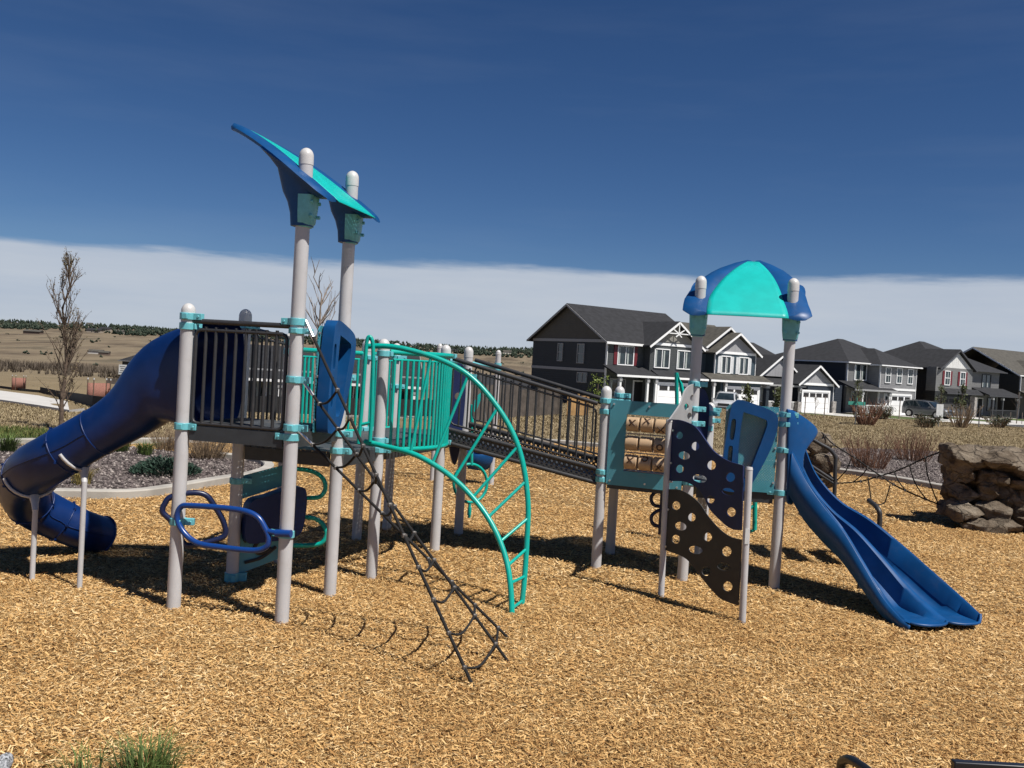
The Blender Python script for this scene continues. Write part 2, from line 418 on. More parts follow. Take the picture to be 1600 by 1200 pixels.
for pb, pa in rungs:
    k = MB(); k.cyl(from_px(sb, pb), from_px(sa, pa), .0165, 10); k.build('rung', M['teal'], arch, smooth=60)
# ---- rope net climber from tall post B down to the chips
tops = [V3(PB+Vector((.09,-.03,0)), z) for z in (2.66,2.14,1.69)]
ends = [gnd(741,1072), gnd(798,1035), gnd(800,999)]
for e in ends: e.z = -.02
mb = MB()
for t, e in zip(tops, ends): mb.cyl(t, e, .013, 8)
net = mb.build('net_climber', M['rope'], play, smooth=60)
for t, e in zip(tops, ends):
    d = (e-t).normalized(); mb = MB(); mb.cyl(t-d*.03, t+d*.15, .014, 8); mb.build('turnbuckle', M['steel'], net)
fr = [[.208+.0825*i for i in range(10)], [.082+.0945*i for i in range(10)], [None]+[.055+.110*i for i in range(9)]]
AX = (Vector((.8,.6,0)), Vector((-.6,.8,0)), Vector((0,0,1)))
for i in range(10):
    P3 = [tops[j]+(ends[j]-tops[j])*min(fr[j][i], .965) for j in range(3) if fr[j][i] is not None]
    for a, b in zip(P3, P3[1:]):
        rp = MB(); md = (a+b)/2+Vector((0,0,-.13*(a-b).length)); rp.tube(spline([a, md, b], 5), .011, 6); rp.build('cross_rope', M['rope'], net, smooth=60)
    for q in P3:
        kn = MB(); kn.box(q, (.034,.028,.036), AX); kn.build('rope_clamp', M['knot'], net, bevel=.006)

# ---- tower roofs (same part twice, turned a quarter)
def tower(p1, p2, zp, zdeck, wdir=None):
    mid = (p1+p2)/2; u = (p2-p1).normalized(); w = Vector((-u.y, u.x, 0))
    wv = Vector(wdir).normalized() if wdir else w
    hw = (p2-p1).length/2; Z = Vector((0,0,1))
    root = bpy.data.objects.new('tower_roof', None); COL.objects.link(root); root.location = V3(mid, zp); root.empty_display_size = .2
    adopt(root, play)
    def zc(s): return -.235+.86*(s+.27)/1.32-.135*((s+.27)/1.32)**2 if s < 1.06 else .49
    def zc(s): t = (s+.27)/1.34; return -.22+1.02*t-.27*t*t
    def pt(x, s, dz=0): return V3(mid+u*x+w*min(s,0)+wv*(max(s,0)*.91), zp+zc(s)+dz)
    S = [-.27,-.2,-.1,0,.15,.3,.45,.6,.75,.9,1.0,1.07]
    def outer(s):
        t = (s+.27)/1.34; return (hw+.20)*(1-t**1.9*.9)**.75 if s > -.25 else hw+.12
    def inner(s): t = max(0,(s+.27)/1.34); return (hw-.09)*(1-t**1.55)**1.0
    for sg in (-1, 1):
        rings = []
        for s in S:
            xo, xi = outer(s), min(inner(s), outer(s)-.05)
            if s > .98: xi = 0.004
            crown = .03*math.sin(PI*(s+.27)/1.34)
            rim = .026+.02*min(1,(s+.27)/.5)
            prof = [(xi,-.012),(xi,.0),(xi+.25*(xo-xi),.02+crown*.4),(xi+.6*(xo-xi),.025+crown*.5),(xo-.03,.008),(xo,-.02),(xo-.005,-rim),(xo-.04,-rim-.005),(xi+.5*(xo-xi),-.03)]
            rings.append([pt(sg*x, s, dz) for x, dz in prof])
        mb = MB(); mb.loft(rings)
        arm = mb.build('roof_arm', M['blue'], root, smooth=50)
        # trumpet under the arm, flaring from the post up to the arm
        pp = p1 if sg < 0 else p2; tr = MB(); rings = []
        for dz, s0, s1, hx in ((-.47,-.085,.10,.082),(-.36,-.09,.11,.086),(-.26,-.095,.14,.09),(-.17,-.11,.19,.095),(-.1,-.14,.25,.105),(-.04,-.2,.33,.12),(.01,-.24,.44,.14)):
            ring = []
            for k in range(20):
                a = 2*PI*k/20; c, sn = math.cos(a), math.sin(a)
                c = math.copysign(abs(c)**.6, c); sn = math.copysign(abs(sn)**.6, sn)
                sv = (s0+s1)/2+(s1-s0)/2*c
                zz = zp+dz if dz < -.12 else min(zp+dz, zp+zc(sv)-.02)
                if dz >= -.12: zz = zp+zc(sv)-.02-(.0-dz+.01)*.7
                ring.append(V3(pp+u*(hx*sn)+wv*sv, zz))
            rings.append(ring)
        tr.loft(rings); tr.build('roof_socket', M['blue'], root, smooth=50)
        bk = MB(); rings = []
        for dz, s0, hx in ((-.48,-.07,.06),(-.44,-.098,.086),(-.35,-.108,.098),(-.20,-.122,.105)):
            rings.append([V3(pp+u*(hx*math.copysign(abs(math.sin(2*PI*k/20))**.55, math.sin(2*PI*k/20)))+wv*(-.02+(s0+.02)*math.copysign(abs(math.cos(2*PI*k/20))**.55, math.cos(2*PI*k/20)) if math.cos(2*PI*k/20) > 0 else .01), zp+dz) for k in range(20)])
        bk.loft(rings)
        for dz in (-.38,-.26):
            for x in (-.07,.07): bk.cyl(V3(pp+u*x-w*.10, zp+dz), V3(pp+u*x-w*.124, zp+dz), .016, 10)
        bk.build('roof_bracket', M['clamp'], root, smooth=50)
    mb = MB(); n = 14; vs = []; fs = []
    SS = [-.30+1.27*i/18 for i in range(19)]
    for si, s in enumerate(SS):
        hi = max(inner(s)+.02, .01)
        for j in range(n+1):
            x = -hi+2*hi*j/n
            vs.append(pt(x, s, .012+.035*(1-(x/(hw))**2)*min(1,(s+.3)*3)*.6)); mb.uv[len(vs)-1] = (x, s*1.15)
    for i in range(len(SS)-1):
        for j in range(n): a = i*(n+1)+j; fs.append((a, a+1, a+n+2, a+n+1))
    mb.add(vs, fs); sh = mb.build('shade_panel', M['roof_teal'], root, smooth=60)
    so = sh.modifiers.new('thickness', 'SOLIDIFY'); so.thickness = .006
    # perforated sheet and moulded handhold on the outer side of the deck opening
    mb = MB(); L_ = 2*hw
    def q(x, off, z): return V3(p1+u*x-w*off, z)
    mb.plate([(.36*L_,.0),(L_-.075,.0),(L_-.075,.99),(.36*L_+.04,.99),(.36*L_,.95)], [], .012, q(0, .03, zdeck-.02), u, Z)
    sheet = mb.build('perforated_panel', M['sheet'], play, smooth=0)
    bo = MB()
    for x in (.37*L_, L_-.09):
        for z in (.1,.5,.9): bo.cyl(q(x,.035,zdeck+z), q(x,.05,zdeck+z), .012, 8)
    bo.build('bolt', M['steel'], sheet)
    out = [(.02,.03),(.005,.3),(.025,.62),(.06,.93),(.10,1.0),(.17,1.03),(.36,.985),(.52,.93),(.58,.88),(.60,.80),(.575,.62),(.50,.40),(.36,.10),(.30,.02),(.22,-.02),(.06,-.02)]
    hol = [(.20,.86),(.235,.885),(.44,.83),(.475,.80),(.47,.72),(.36,.36),(.29,.16),(.23,.13),(.19,.17),(.175,.5)]
    sl1 = [(.075,.78),(.10,.81),(.125,.78),(.115,.60),(.095,.57),(.068,.60)]
    sl2 = [(.06,.47),(.085,.50),(.108,.47),(.10,.24),(.08,.22),(.058,.24)]
    def rnd(poly): return [(p.x,p.y) for p in spline_loop([(x,y,0) for x,y in poly], 4)]
    hd = MB(); hd.plate(rnd(out), [rnd(hol), rnd(sl1), rnd(sl2)], .115, q(.345*L_, .115, zdeck+.0), u*.98, Z)
    hd.build('handhold_frame', M['blue'], play, smooth=45, bevel=.022)
tower(PB, PC, 3.98, ZD1)
tower(PN, PO, 3.33, ZDR, (.30,.95,0))

# ---- tube slide off the left deck
path = spline([Vector((-2.95,8.96,2.12)), atY(258,598,8.97), atY(205,645,8.98), atY(142,681,9.0), atY(85,714,9.05), atY(50,737,9.3), atY(38,765,9.7), atY(52,790,10.02), atY(86,809,10.2), atY(124,826,10.36), atY(158,836,10.62)], 6)
TR = lambda i: .238 if i < 20 else .238+.014*min(1,(i-20)/8) if i < 34 else .252-.04*min(1,(i-34)/24)
slide = bpy.data.objects.new('tube_slide', None); COL.objects.link(slide); slide.location = (-4.0,9.2,0); adopt(slide, play)
def ring_at(pts, i, r, n=28, full=1.0):
    t = (pts[min(i+1,len(pts)-1)]-pts[max(i-1,0)]).normalized(); s_ = Vector((t.y,-t.x,0)).normalized(); u_ = s_.cross(t)
    return [pts[i]+s_*(r*math.cos(2*PI*k/n))+u_*(r*math.sin(2*PI*k/n)) for k in range(n)]
cuts = [17, 22, 31, 41, 50, 60]
start = 9
for ci in range(len(cuts)-1):
    i0, i1 = cuts[ci], cuts[ci+1]; mb = MB(); rings = []
    for i in range(i0, i1+1):
        rings.append(ring_at(path, i, TR(i)))
    mb.loft(rings, cap0=False, cap1=False)
    inner_ = []
    for i in range(i1, i0-1, -1): inner_.append(ring_at(path, i, TR(i)-.018))
    mb.loft(inner_, cap0=False, cap1=False)
    sec = mb.build('tube_section', M['tube_blue'], slide, smooth=60)
    fl = MB()
    fl.tube(ring_at(path, i1, TR(i1)+.003), .008 if ci < len(cuts)-2 else .012, 8, closed=True)
    if ci < 4:
        for k in range(0, 28, 4):
            q = ring_at(path, i1, TR(i1)+.012)[k]; fl.box(q, (.022,.022,.022))
    fl.build('tube_flange', M['tube_blue'], sec, smooth=60)
# side seams
seam = MB()
for off in (0, 14):
    seam.tube([ring_at(path, i, TR(i)+.002)[off] for i in range(17, 58)], .006, 6)
seam.build('tube_seam', M['tube_blue'], slide, smooth=60)
# moulded entry hood between posts A and D
dAD = (PD-PA).normalized(); nAD = Vector((-dAD.y, dAD.x, 0))
if nAD.x > 0: nAD = -nAD
cen = (PA+PD)/2; rings = []
n = 28
NH = 17
endring = ring_at(path, NH, TR(NH), n)
st0 = cen+Vector((0,0,2.15))
for i in range(-1, NH+1):
    t = max(0, i)/NH; k2 = t*t*(3-2*t); e = .45*(1-(1-t)**1.75)+.55*k2
    tan = (path[i+1]-path[max(i-1,0)]).normalized() if i > 0 else nAD
    tan = (nAD*(1-k2)+tan*k2).normalized(); sd_ = Vector((tan.y,-tan.x,0)).normalized(); up_ = sd_.cross(tan)
    if up_.z < 0: up_ = -up_
    c0 = path[max(i,0)]*k2+(st0+nAD*((path[max(i,0)]-st0).dot(nAD)))*(1-k2)*.35+path[max(i,0)]*(1-k2)*.65 if i > 0 else st0+nAD*(-.05 if i < 0 else .0)
    hw_ = .45*(1-e)+TR(NH)*e; hh_ = .51*(1-e)+TR(NH)*e; ex = .45+.55*min(1, e*1.15)
    ring = []
    for k in range(n):
        a = 2*PI*k/n; c, s_ = math.cos(a), math.sin(a)
        ring.append(c0+sd_*(hw_*math.copysign(abs(c)**ex, c))+up_*(hh_*math.copysign(abs(s_)**ex, s_)))
    rings.append(ring)
mb = MB(); mb.loft(rings, cap0=False, cap1=False); mb.build('slide_hood', M['tube_blue'], slide, smooth=70)
fl = MB(); fl.tube(endring, .008, 8, closed=True); fl.build('tube_flange', M['tube_blue'], slide, smooth=60)
for px, py, zt, i in ((50,907,.98,30),(124,919,1.24,21)):
    p = gnd(px,py); mb = MB(); c = ring_at(path, i, TR(i)+.014); low = [q for q in c if q.z < path[i].z-.02]
    tgt = min(c, key=lambda q: q.z)
    p = V3(p*.5+tgt*.5, 0) if (p-V3(tgt,0)).length > .25 else p
    mb.cyl((p.x,p.y,-.1), (p.x,p.y,tgt.z-.10), .026, 14); mb.tube([(p.x,p.y,tgt.z-.12),(p.x*.5+tgt.x*.5,p.y*.5+tgt.y*.5,tgt.z-.05),tgt], [.027,.035,.05], 12)
    kidx = [k for k in range(28) if c[k].z < path[i].z-.03]
    kidx.sort(key=lambda k: (k-21+14) % 28)
    mb.tube([c[k] for k in kidx], .016, 8)
    mb.build('support_leg', M['post'], slide, smooth=60)

# ---- double slide off the right tower
Nn = [atY(*p) for p in ((1238,705,10.62),(1262,752,10.5),(1290,792,10.3),(1320,830,10.05),(1350,880,9.8),(1380,930,9.55),(1405,960,9.3),(1424,976,9.13))]
Ff = [atY(*p) for p in ((1258,700,11.55),(1276,742,11.35),(1312,783,11.05),(1360,813,10.7),(1410,853,10.35),(1457,895,10.0),(1502,935,9.65),(1531,962,9.4))]
# the entry end sits on the deck
SN, SF = spline(Nn, 8), spline(Ff, 8)
rings = []; NS = len(SN)
for i, (a, b) in enumerate(zip(SN, SF)):
    t = i/(NS-1); dep = .30*(1-t)**1.3+.20 if t < .8 else .205-.09*(t-.8)/.2
    rimh = 0
    def L2(f, dz): return a*(1-f)+b*f+Vector((0,0,dz))
    div = -dep*.16
    out = .02
    prof = [(-.035,-.05),(-.03,0),(-.005,.012),(.025,-.005),(.06,-dep*.75),(.10,-dep*.97),(.16,-dep),(.32,-dep),(.40,-dep*.95),(.45,div*1.3),(.48,div*1.02),(.5,div),(.52,div*1.02),(.55,div*1.3),(.60,-dep*.95),(.68,-dep),(.84,-dep),(.90,-dep*.97),(.94,-dep*.75),(.975,-.005),(1.005,.012),(1.03,0),(1.035,-.05)]
    und = [(1.02,-.06),(.965,-dep*.8-.03),(.90,-dep-.035),(.5,-dep-.035),(.10,-dep-.035),(.035,-dep*.8-.03),(-.02,-.06)]
    rg = [L2(f, dz) for f, dz in prof+und]
    if t > .86:                                   # scalloped lip of the two lanes at the run-out
        k = (t-.86)/.14; dirv = ((SN[-1]-SN[-4])+(SF[-1]-SF[-4])).normalized()
        rg = [q+dirv*(.10*k*abs(math.sin(2*PI*min(max(f,0),1)))**.6) + Vector((0,0,max(0,.075-q.z)*1.0)) for q, (f, dz) in zip(rg, prof+und)]
    if i == NS-1:
        np_ = len(prof)
        for q_, (f, dz) in enumerate(und): rg[np_+q_] = min(rg[:np_], key=lambda p_: abs((p_-a).dot((b-a).normalized())-f*(b-a).length))+Vector((0,0,-.012))
    if t > .6: rg = [q if q.z > .085 else Vector((q.x,q.y,.085-.25*(.085-q.z)*(1 if q.z > 0 else .4))) for q in rg]
    rings.append(rg)
mb = MB(); mb.loft(rings, cap1=False); ds = mb.build('double_slide', M['blue'], play, smooth=50)
lipm = MB(); lipm.tube(rings[-1][2:len(prof)-2], .016, 8); lipm.build('slide_lip', M['blue'], ds, smooth=60)
# entry wing: moulded near wall from deck level up to the flared tip
uS = (PO2-PO).normalized()
wing = MB(); rr = []
for py, pxe, dy in ((788,1238,0),(770,1247,.0),(748,1257,.0),(725,1256,.0),(706,1257,.02),(694,1265,.06),(682,1275,.12),(672,1282,.18),(662,1276,.16),(652,1263,.11),(643,1249,.05),(638,1241,.02)):
    row_ = []
    for k in range(8):
        f = k/7; row_.append(atY(1231+(pxe-1231)*f, py+3*f, 10.58+dy*f*f*1.4+.05*f))
    rr.append(row_)
vs = [q for r__ in rr for q in r__]; fs = []
for i in range(len(rr)-1):
    for k in range(7): a = i*8+k; fs.append((a, a+1, a+9, a+8))
wing.add(vs, fs)
wg = wing.build('entry_wing', M['blue'], ds, smooth=70)
so = wg.modifiers.new('thickness', 'SOLIDIFY'); so.thickness = .035
sd = wg.modifiers.new('sub', 'SUBSURF'); sd.levels = 1; sd.render_levels = 1
# near side apron below the rim
ap = MB(); vs = []; fs = []
for i in range(0, NS-1):
    a = SN[i]; t = i/(NS-2); d = .44*(1-t)**.9+.05
    vs += [a+Vector((-.01,-.03,-.01)), a+Vector((-.02,-.03,-d))]
for i in range(NS-2): fs.append((2*i, 2*i+2, 2*i+3, 2*i+1))
ap.add(vs, fs); a_ = ap.build('side_apron', M['blue'], ds, smooth=60)
so = a_.modifiers.new('thickness', 'SOLIDIFY'); so.thickness = .02
lg = gnd(1342,922); mb = MB(); mb.cyl((lg.x,lg.y,-.1), (lg.x,lg.y,.55), .024, 12); mb.build('support_leg', M['char'], ds)
lg = gnd(1312,866); mb = MB(); mb.bb(lg.x-.02,lg.x+.02,lg.y-.10,lg.y+.10,-.1,.5); mb.build('support_leg', M['charsheet'], ds)

# ---- bridge between the two halves
Hn, In = PH+Vector((.05,-.03,0)), PI_+Vector((.05,0,0)); Ln, Mn = PL+Vector((-.05,0,0)), PM+Vector((-.05,0,0))
br = bpy.data.objects.new('bridge', None); COL.objects.link(br); br.location = V3((PH+PL)/2, 1.2); adopt(br, play)
zl, zr = 1.50, 1.15
for a, b in ((Hn, Ln), (In, Mn)):
    d = (V3(b, zr)-V3(a, zl)); u_ = d.normalized(); v_ = Vector((0,0,1)); L_ = d.length
    mb = MB(); mb.plate([(0,-.115),(L_,-.115),(L_,.03),(0,.03)], [], .012, V3(a, zl), u_, v_)
    s_ = mb.build('side_plate', M['sideperf'], br, smooth=0)
    mb = MB(); mb.cyl(V3(a, zl+.05), V3(b, zr+.05), .03, 12); mb.cyl(V3(a, zl-.12), V3(b, zr-.12), .027, 12); mb.build('edge_tube', M['char'], s_)
mb = MB()
vs = [V3(Hn,zl-.06),V3(Ln,zr-.06),V3(Mn,zr-.06),V3(In,zl-.06)]; vs += [v+Vector((0,0,-.035)) for v in vs]
mb.add(vs, [(0,1,2,3),(7,6,5,4),(0,4,5,1),(2,6,7,3)]); mb.build('walkway', M['deckedge'], br, smooth=0)
def brail(a, b, zb):
    o = guardrail(a, b, zl+.12, 2.43, zr+.10, 1.99, 17, M['char'], inset=.06, r=.024, rb=.0115); o.parent = br
    off = world_off(br); o.matrix_parent_inverse = Matrix.Translation(-off); return o
brail(Hn, Ln, 0); brail(In, Mn, 0)

# ---- noughts-and-crosses panel between posts L and N
uL = (PN-PL).normalized(); wL_ = Vector((uL.y, -uL.x, 0)); Z = Vector((0,0,1)); LL = (PN-PL).length
z0 = 1.03; hh = 1.02
op = [(.28,.18),(.80,.18),(.80,.86),(.28,.86)]
mb = MB(); mb.plate([(.075,.02),(.095,0),(LL-.09,0),(LL-.07,.02),(LL-.07,hh-.02),(LL-.09,hh),(.095,hh),(.075,hh-.02)], [op], .02, V3(PL+wL_*.045, z0), uL, Z)
tp = mb.build('game_panel', M['panel'], play, smooth=0)
bo = MB()
for x in (.12,.55,LL-.12):
    for z in (.05, hh-.05): bo.cyl(V3(PL+wL_*.05+uL*x, z0+z), V3(PL+wL_*.066+uL*x, z0+z), .012, 8)
bo.build('bolt', M['steel'], tp)
mb = MB()
for i in range(4): mb.cyl(V3(PL+wL_*.03+uL*.27, z0+.18+.68*i/3+(.01 if i == 0 else 0)), V3(PL+wL_*.03+uL*.81, z0+.18+.68*i/3), .008, 6)
mb.build('axle', M['steel'], tp)
marks = [['X',None,'X'],[None,None,'X'],['X','O','X']]
off = [[.01,.0,.02],[.045,0,-.045],[.02,.035,-.03]]
M3 = [['X','X','X'],[None,None,'O'],['X','O','X']]; OFF = [[.01,.05,-.05],[0,0,-.03],[.02,.055,-.04]]
for r_ in range(3):
    for c_ in range(3):
        cx = .28+.52*(c_+.5)/3; cz = .86-.68*(r_+.5)/3; rad = .088; wd = .150
        a, b = V3(PL+wL_*.03+uL*(cx-wd/2), z0+cz), V3(PL+wL_*.03+uL*(cx+wd/2), z0+cz)
        mb = MB(); mb.cyl(a, b, rad, 32)
        ro = mb.build('roller', M['tan'], tp, smooth=40, bevel=.006)
        mk = M3[r_][c_]
        if mk:
            ph = OFF[r_][c_]/rad+.12; rr = rad+.002
            def S(x, y):
                a_ = ph+y/rr; return V3(PL+wL_*(.03+rr*math.cos(a_))+uL*(cx+x), z0+cz+rr*math.sin(a_))
            k = MB()
            if mk == 'X':
                for sg in (-1, 1): k.tube([S(-.036+.072*i/6, sg*(-.038+.076*i/6)) for i in range(7)], .0085, 6)
            else: k.tube([S(.034*math.cos(2*PI*i/16), .034*math.sin(2*PI*i/16)) for i in range(16)], .0085, 6, closed=True)
            k.build('roller_mark', M['brownmark'], ro)

# ---- climbing wall between thin posts Q and R
cw = bpy.data.objects.new('climbing_wall', None); COL.objects.link(cw); cw.location = V3((PQ+PR)/2, 0); adopt(cw, play)
uQ = (PR-PQ).normalized(); LQ = (PR-PQ).length
for p, zt in ((PQ,1.91),(PR,1.53)):
    mb = MB(); mb.cyl((p.x,p.y,-.1), (p.x-.03,p.y,zt-.02), .034, 18)
    po = mb.build('wall_post', M['post'], cw); mb = MB(); mb.cyl((p.x-.03,p.y,zt-.02), (p.x-.03,p.y,zt+.005), .037, 18, .03); mb.build('post_cap', M['cap'], po)
def P2(z4, ox, oy, sc): return onpl(ox+z4[0]/sc, oy+z4[1]/sc, PQ, uQ)
def hole(h, ox, oy, sc):
    cx, cy = h[0], h[1]; rx = h[2]; ry = h[3] if len(h) > 3 else rx; tilt = .12 if len(h) > 3 else 0
    return [P2((cx+rx*math.cos(2*PI*k/20)*1.0, cy+ry*math.sin(2*PI*k/20)+tilt*rx*math.cos(2*PI*k/20)), ox, oy, sc) for k in range(20)]
def smooth_poly(pts, n=5):
    return [(p.x,p.y) for p in spline([(x,y,0) for x,y in pts], n)]
o1 = smooth_poly([P2(p,900,570,4.444) for p in ((650,380),(730,385),(830,430),(900,520),(960,600),(1050,662),(1165,700))])+smooth_poly([P2(p,900,570,4.444) for p in ((1150,1148),(1080,1138),(1000,1075),(930,1000),(895,925),(850,860),(760,812),(645,808))])
h1 = [hole(h,900,570,4.444) for h in ((720,490,26),(830,565,30),(752,630,42,28),(722,722,29),(942,697,33),(860,790,52,28),(1075,780,33),(1058,880,46,25),(937,935,28),(1080,1022,33))]
mb = MB(); mb.plate(o1, h1, .019, V3(PQ, 0), uQ, Z); mb.build('upper_panel', M['navy'], cw, smooth=30)
o2 = smooth_poly([P2(p,900,740,4.444) for p in ((637,108),(720,113),(790,148),(860,210),(920,300),(1000,388),(1075,440),(1150,458))])+smooth_poly([P2(p,900,740,4.444) for p in ((1128,915),(1060,892),(1000,862),(930,790),(850,690),(790,612),(730,570),(625,532))])
h2 = [hole(h,900,740,4.444) for h in ((697,222,31),(805,303,29),(728,365,42,30),(695,455,31),(917,440,31),(832,530,50,28),(1048,540,35),(1028,645,48,28),(905,677,33),(1055,783,35))]
mb = MB(); mb.plate(o2, h2, .019, V3(PQ, 0)+Vector((0,0,0)), uQ, Z); mb.build('lower_panel', M['charsheet'], cw, smooth=30)
mb = MB()
for t, zs in ((.035,(1.80,1.45,1.25,.95,.55)),(LQ-.035,(1.45,1.0,.72,.2))):
    for z in zs: mb.cyl(V3(PQ+uQ*t, z)-Vector((uQ.y,-uQ.x,0))*-.02, V3(PQ+uQ*t, z)+Vector((uQ.y,-uQ.x,0))*-.02, .012, 8)
mb.build('bolt', M['steel'], cw)
mb = MB(); sp = PR-Vector((.02,.0345,0)); mb.bb(sp.x-.018,sp.x+.02,sp.y-.004,sp.y+.004,.78,.93); mb.build('sticker', M['sign_white'], cw)
# grey holed side plates joining the wall to post N
uQN = (PN-PQ).normalized(); LQN = (PN-PQ).length
def PQN(px, py): return onpl(px, py, PQ, uQN)
g1 = [(1046,655),(1056,641),(1064,628),(1069,612),(1076,603),(1086,600),(1092,606),(1090,650),(1084,664),(1070,659),(1060,656)]
mb = MB(); mb.plate(smooth_poly([PQN(*p) for p in g1]+[PQN(*g1[0])], 4)[:-1], [[PQN(900+(x+rx*math.cos(2*PI*k/16))/4.444, 570+(y+ry*math.sin(2*PI*k/16))/4.444) for k in range(16)] for x,y,rx,ry in ((803,230,16,22),(762,292,16,24),(783,355,16,24))], .018, V3(PQ,0), uQN, Z)
mb.build('side_plate', M['greysheet'], cw, smooth=30)
oN = PN+Vector((.03,.08,0)); uN = Vector((.93,.37,0)).normalized()
mb = MB(); mb.plate(smooth_poly([(.05,1.75),(.05,2.2),(.09,2.25),(.15,2.2),(.2,2.05),(.2,1.7),(.15,1.35),(.05,1.3),(.05,1.75)], 4)[:-1], [], .018, V3(oN,0), uN, Z)
mb.build('side_plate', M['navy'], cw, smooth=30)

# ---- low blue loop bars on post A
lp = bpy.data.objects.new('balance_loops', None); COL.objects.link(lp); lp.location = V3(PA, .7); adopt(lp, play)
dAB = (PB-PA).normalized()
def lab(px, py, off): s, z = onpl(px, py, PA+Vector((dAB.y,-dAB.x,0))*off, dAB); return V3(PA+Vector((dAB.y,-dAB.x,0))*off+dAB*s, z)
loop = [lab(x,y,.07) for x,y in ((282,793),(300,790),(370,796),(400,806),(414,825),(420,842),(415,855),(395,860),(345,855),(310,849),(289,834),(277,812))]
mb = MB(); mb.tube(spline_loop(loop, 6), .026, 12, closed=True); mb.tube([lab(419,830,.07), lab(433,833,.07)], .024, 12); mb.tube([lab(431,833,.07), lab(455,834,.07)], .034, 12)
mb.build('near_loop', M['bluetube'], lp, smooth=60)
def lad(px, py, off=.0): s, z = onpl(px, py, PA, dDx); return V3(PA+dDx*s, z)
dDx = Vector((.96,.29,0)).normalized()
loop = [lad(x,y) for x,y in ((258,786),(268,776),(300,770),(322,774),(336,792),(349,815),(352,833),(342,842),(300,852),(285,846),(268,815),(254,800))]
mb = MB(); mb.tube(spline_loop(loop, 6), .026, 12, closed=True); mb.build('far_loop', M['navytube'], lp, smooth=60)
# ---- activity panel and seat below the deck, by post D
dp = Vector((.80,.60,0)).normalized(); ap_ = bpy.data.objects.new('activity_panel', None); COL.objects.link(ap_); ap_.location = V3(PD, .5); adopt(ap_, play)
def pd(x, z, off=0): return V3(PD+dp*x+Vector((dp.y,-dp.x,0))*off, z)
mb = MB(); mb.plate([(.06,.08),(.60,.24),(.62,.72),(.06,.62)], [], .02, pd(0,0), dp, Z); sg_ = mb.build('picture_board', M['panel'], ap_, smooth=0)
k = MB(); k.tube(spline([pd(.10,.42,.02),pd(.22,.50,.02),pd(.30,.46,.02),pd(.22,.36,.02),pd(.27,.28,.02),pd(.40,.33,.02)],5), .02, 6); k.tube(spline([pd(.12,.2,.02),pd(.3,.24,.02),pd(.45,.34,.02)],5), .018, 6); k.build('printed_figure', M['charsheet'], sg_)
mb = MB(); mb.plate([(.06,.86),(.62,1.02),(.62,1.23),(.06,1.10)], [], .02, pd(0,0), dp, Z); mb.build('perforated_board', M['sheet'], ap_, smooth=0)
mb = MB(); mb.plate([(p.x,p.y) for p in spline_loop([(.08,.45,0),(.1,.82,0),(.3,.9,0),(.62,.98,0),(.72,.9,0),(.70,.55,0),(.6,.45,0),(.3,.42,0)],4)], [], .16, pd(0,0,.05), dp, Z); mb.build('seat_shell', M['tube_blue'], ap_, bevel=.03)
# ---- teal grab loops below the deck to the right of post B
mb = MB()
gl = [((458,732),(478,734),(494,739),(506,750),(508,765),(500,776),(484,778),(458,778)),((458,808),(478,808),(494,811),(505,820),(510,834),(503,848),(484,852),(458,852))]
for g_ in gl: mb.tube(spline([atY(x,y,9.9) for x,y in g_],5), .024, 10)
mb.build('grab_loops', M['teal'], play, smooth=60)
mb = MB()
pn = PD*.35+PC*.65
mb.cyl(V3(PD2*.3+PE*.7,-.1), V3(PD2*.3+PE*.7,ZD2-.1), .05, 14)
# ---- black loop ladder by the climbing wall and teal bars behind it
mb = MB()
for y0 in (765,796):
    mb.tube(spline([atY(x,y,11.3) for x,y in ((1040,y0),(1028,y0+2),(1019,y0+9),(1018,y0+18),(1024,y0+25),(1040,y0+27))],5), .022, 8)
mb.tube([atY(1036,748,11.3), atY(1031,835,11.3)], .024, 8)
mb.build('loop_ladder', M['navytube'], play, smooth=60)
mb = MB()
mb.tube([atY(1180,770,12.0), atY(1179,828,12.0)], .03, 10); mb.tube([atY(1180,788,12.0), atY(1166,800,12.0)], .02, 8); mb.tube([atY(1179,828,12.0), atY(1164,833,12.0)], .02, 8)
mb.build('teal_step_bars', M['teal'], play, smooth=60)
mb = MB(); mb.tube([atY(1058,655,13.2), atY(1057,582,13.2), atY(1064,600,13.2), atY(1072,640,13.2)], .028, 10); mb.build('teal_arch_bar', M['teal'], play, smooth=60)
# ---- stair with handrail on the far side of the right tower
st = bpy.data.objects.new('stair', None); COL.objects.link(st); st.location = (4.2,12.3,0); adopt(st, play)
mb = MB()
mb.tube(spline([atY(1262,682,12.1), atY(1282,694,12.1), atY(1296,702,12.1), atY(1305,714,12.1), atY(1305,730,12.1), atY(1303,800,12.1)],5), .026, 10)
mb.tube([atY(1250,716,12.1), atY(1301,750,12.1)], .022, 10); mb.tube([atY(1250,722,12.1), atY(1302,755,12.1)], .018, 10)
mb.build('handrail', M['char'], st, smooth=60)
mb = MB(); b0 = atY(1374,822,12.6)
mb.tube(spline([(b0.x,b0.y,-.1),(b0.x,b0.y,.55),(b0.x-.02,b0.y+.03,.72),(b0.x-.05,b0.y+.3,.80)],5), .034, 12); mb.build('handrail', M['char'], st, smooth=60)
mb = MB()
for i in range(4): mb.bb(3.85+.27*i, 4.13+.27*i, 12.15, 13.0, ZDR-.28*(i+1)-.03, ZDR-.28*(i+1))
for y in (12.13, 13.02): mb.tube([(3.8,y,ZDR-.1),(4.95,y,.0)], .03, 8)
mb.build('step', M['deckedge'], st, smooth=0)
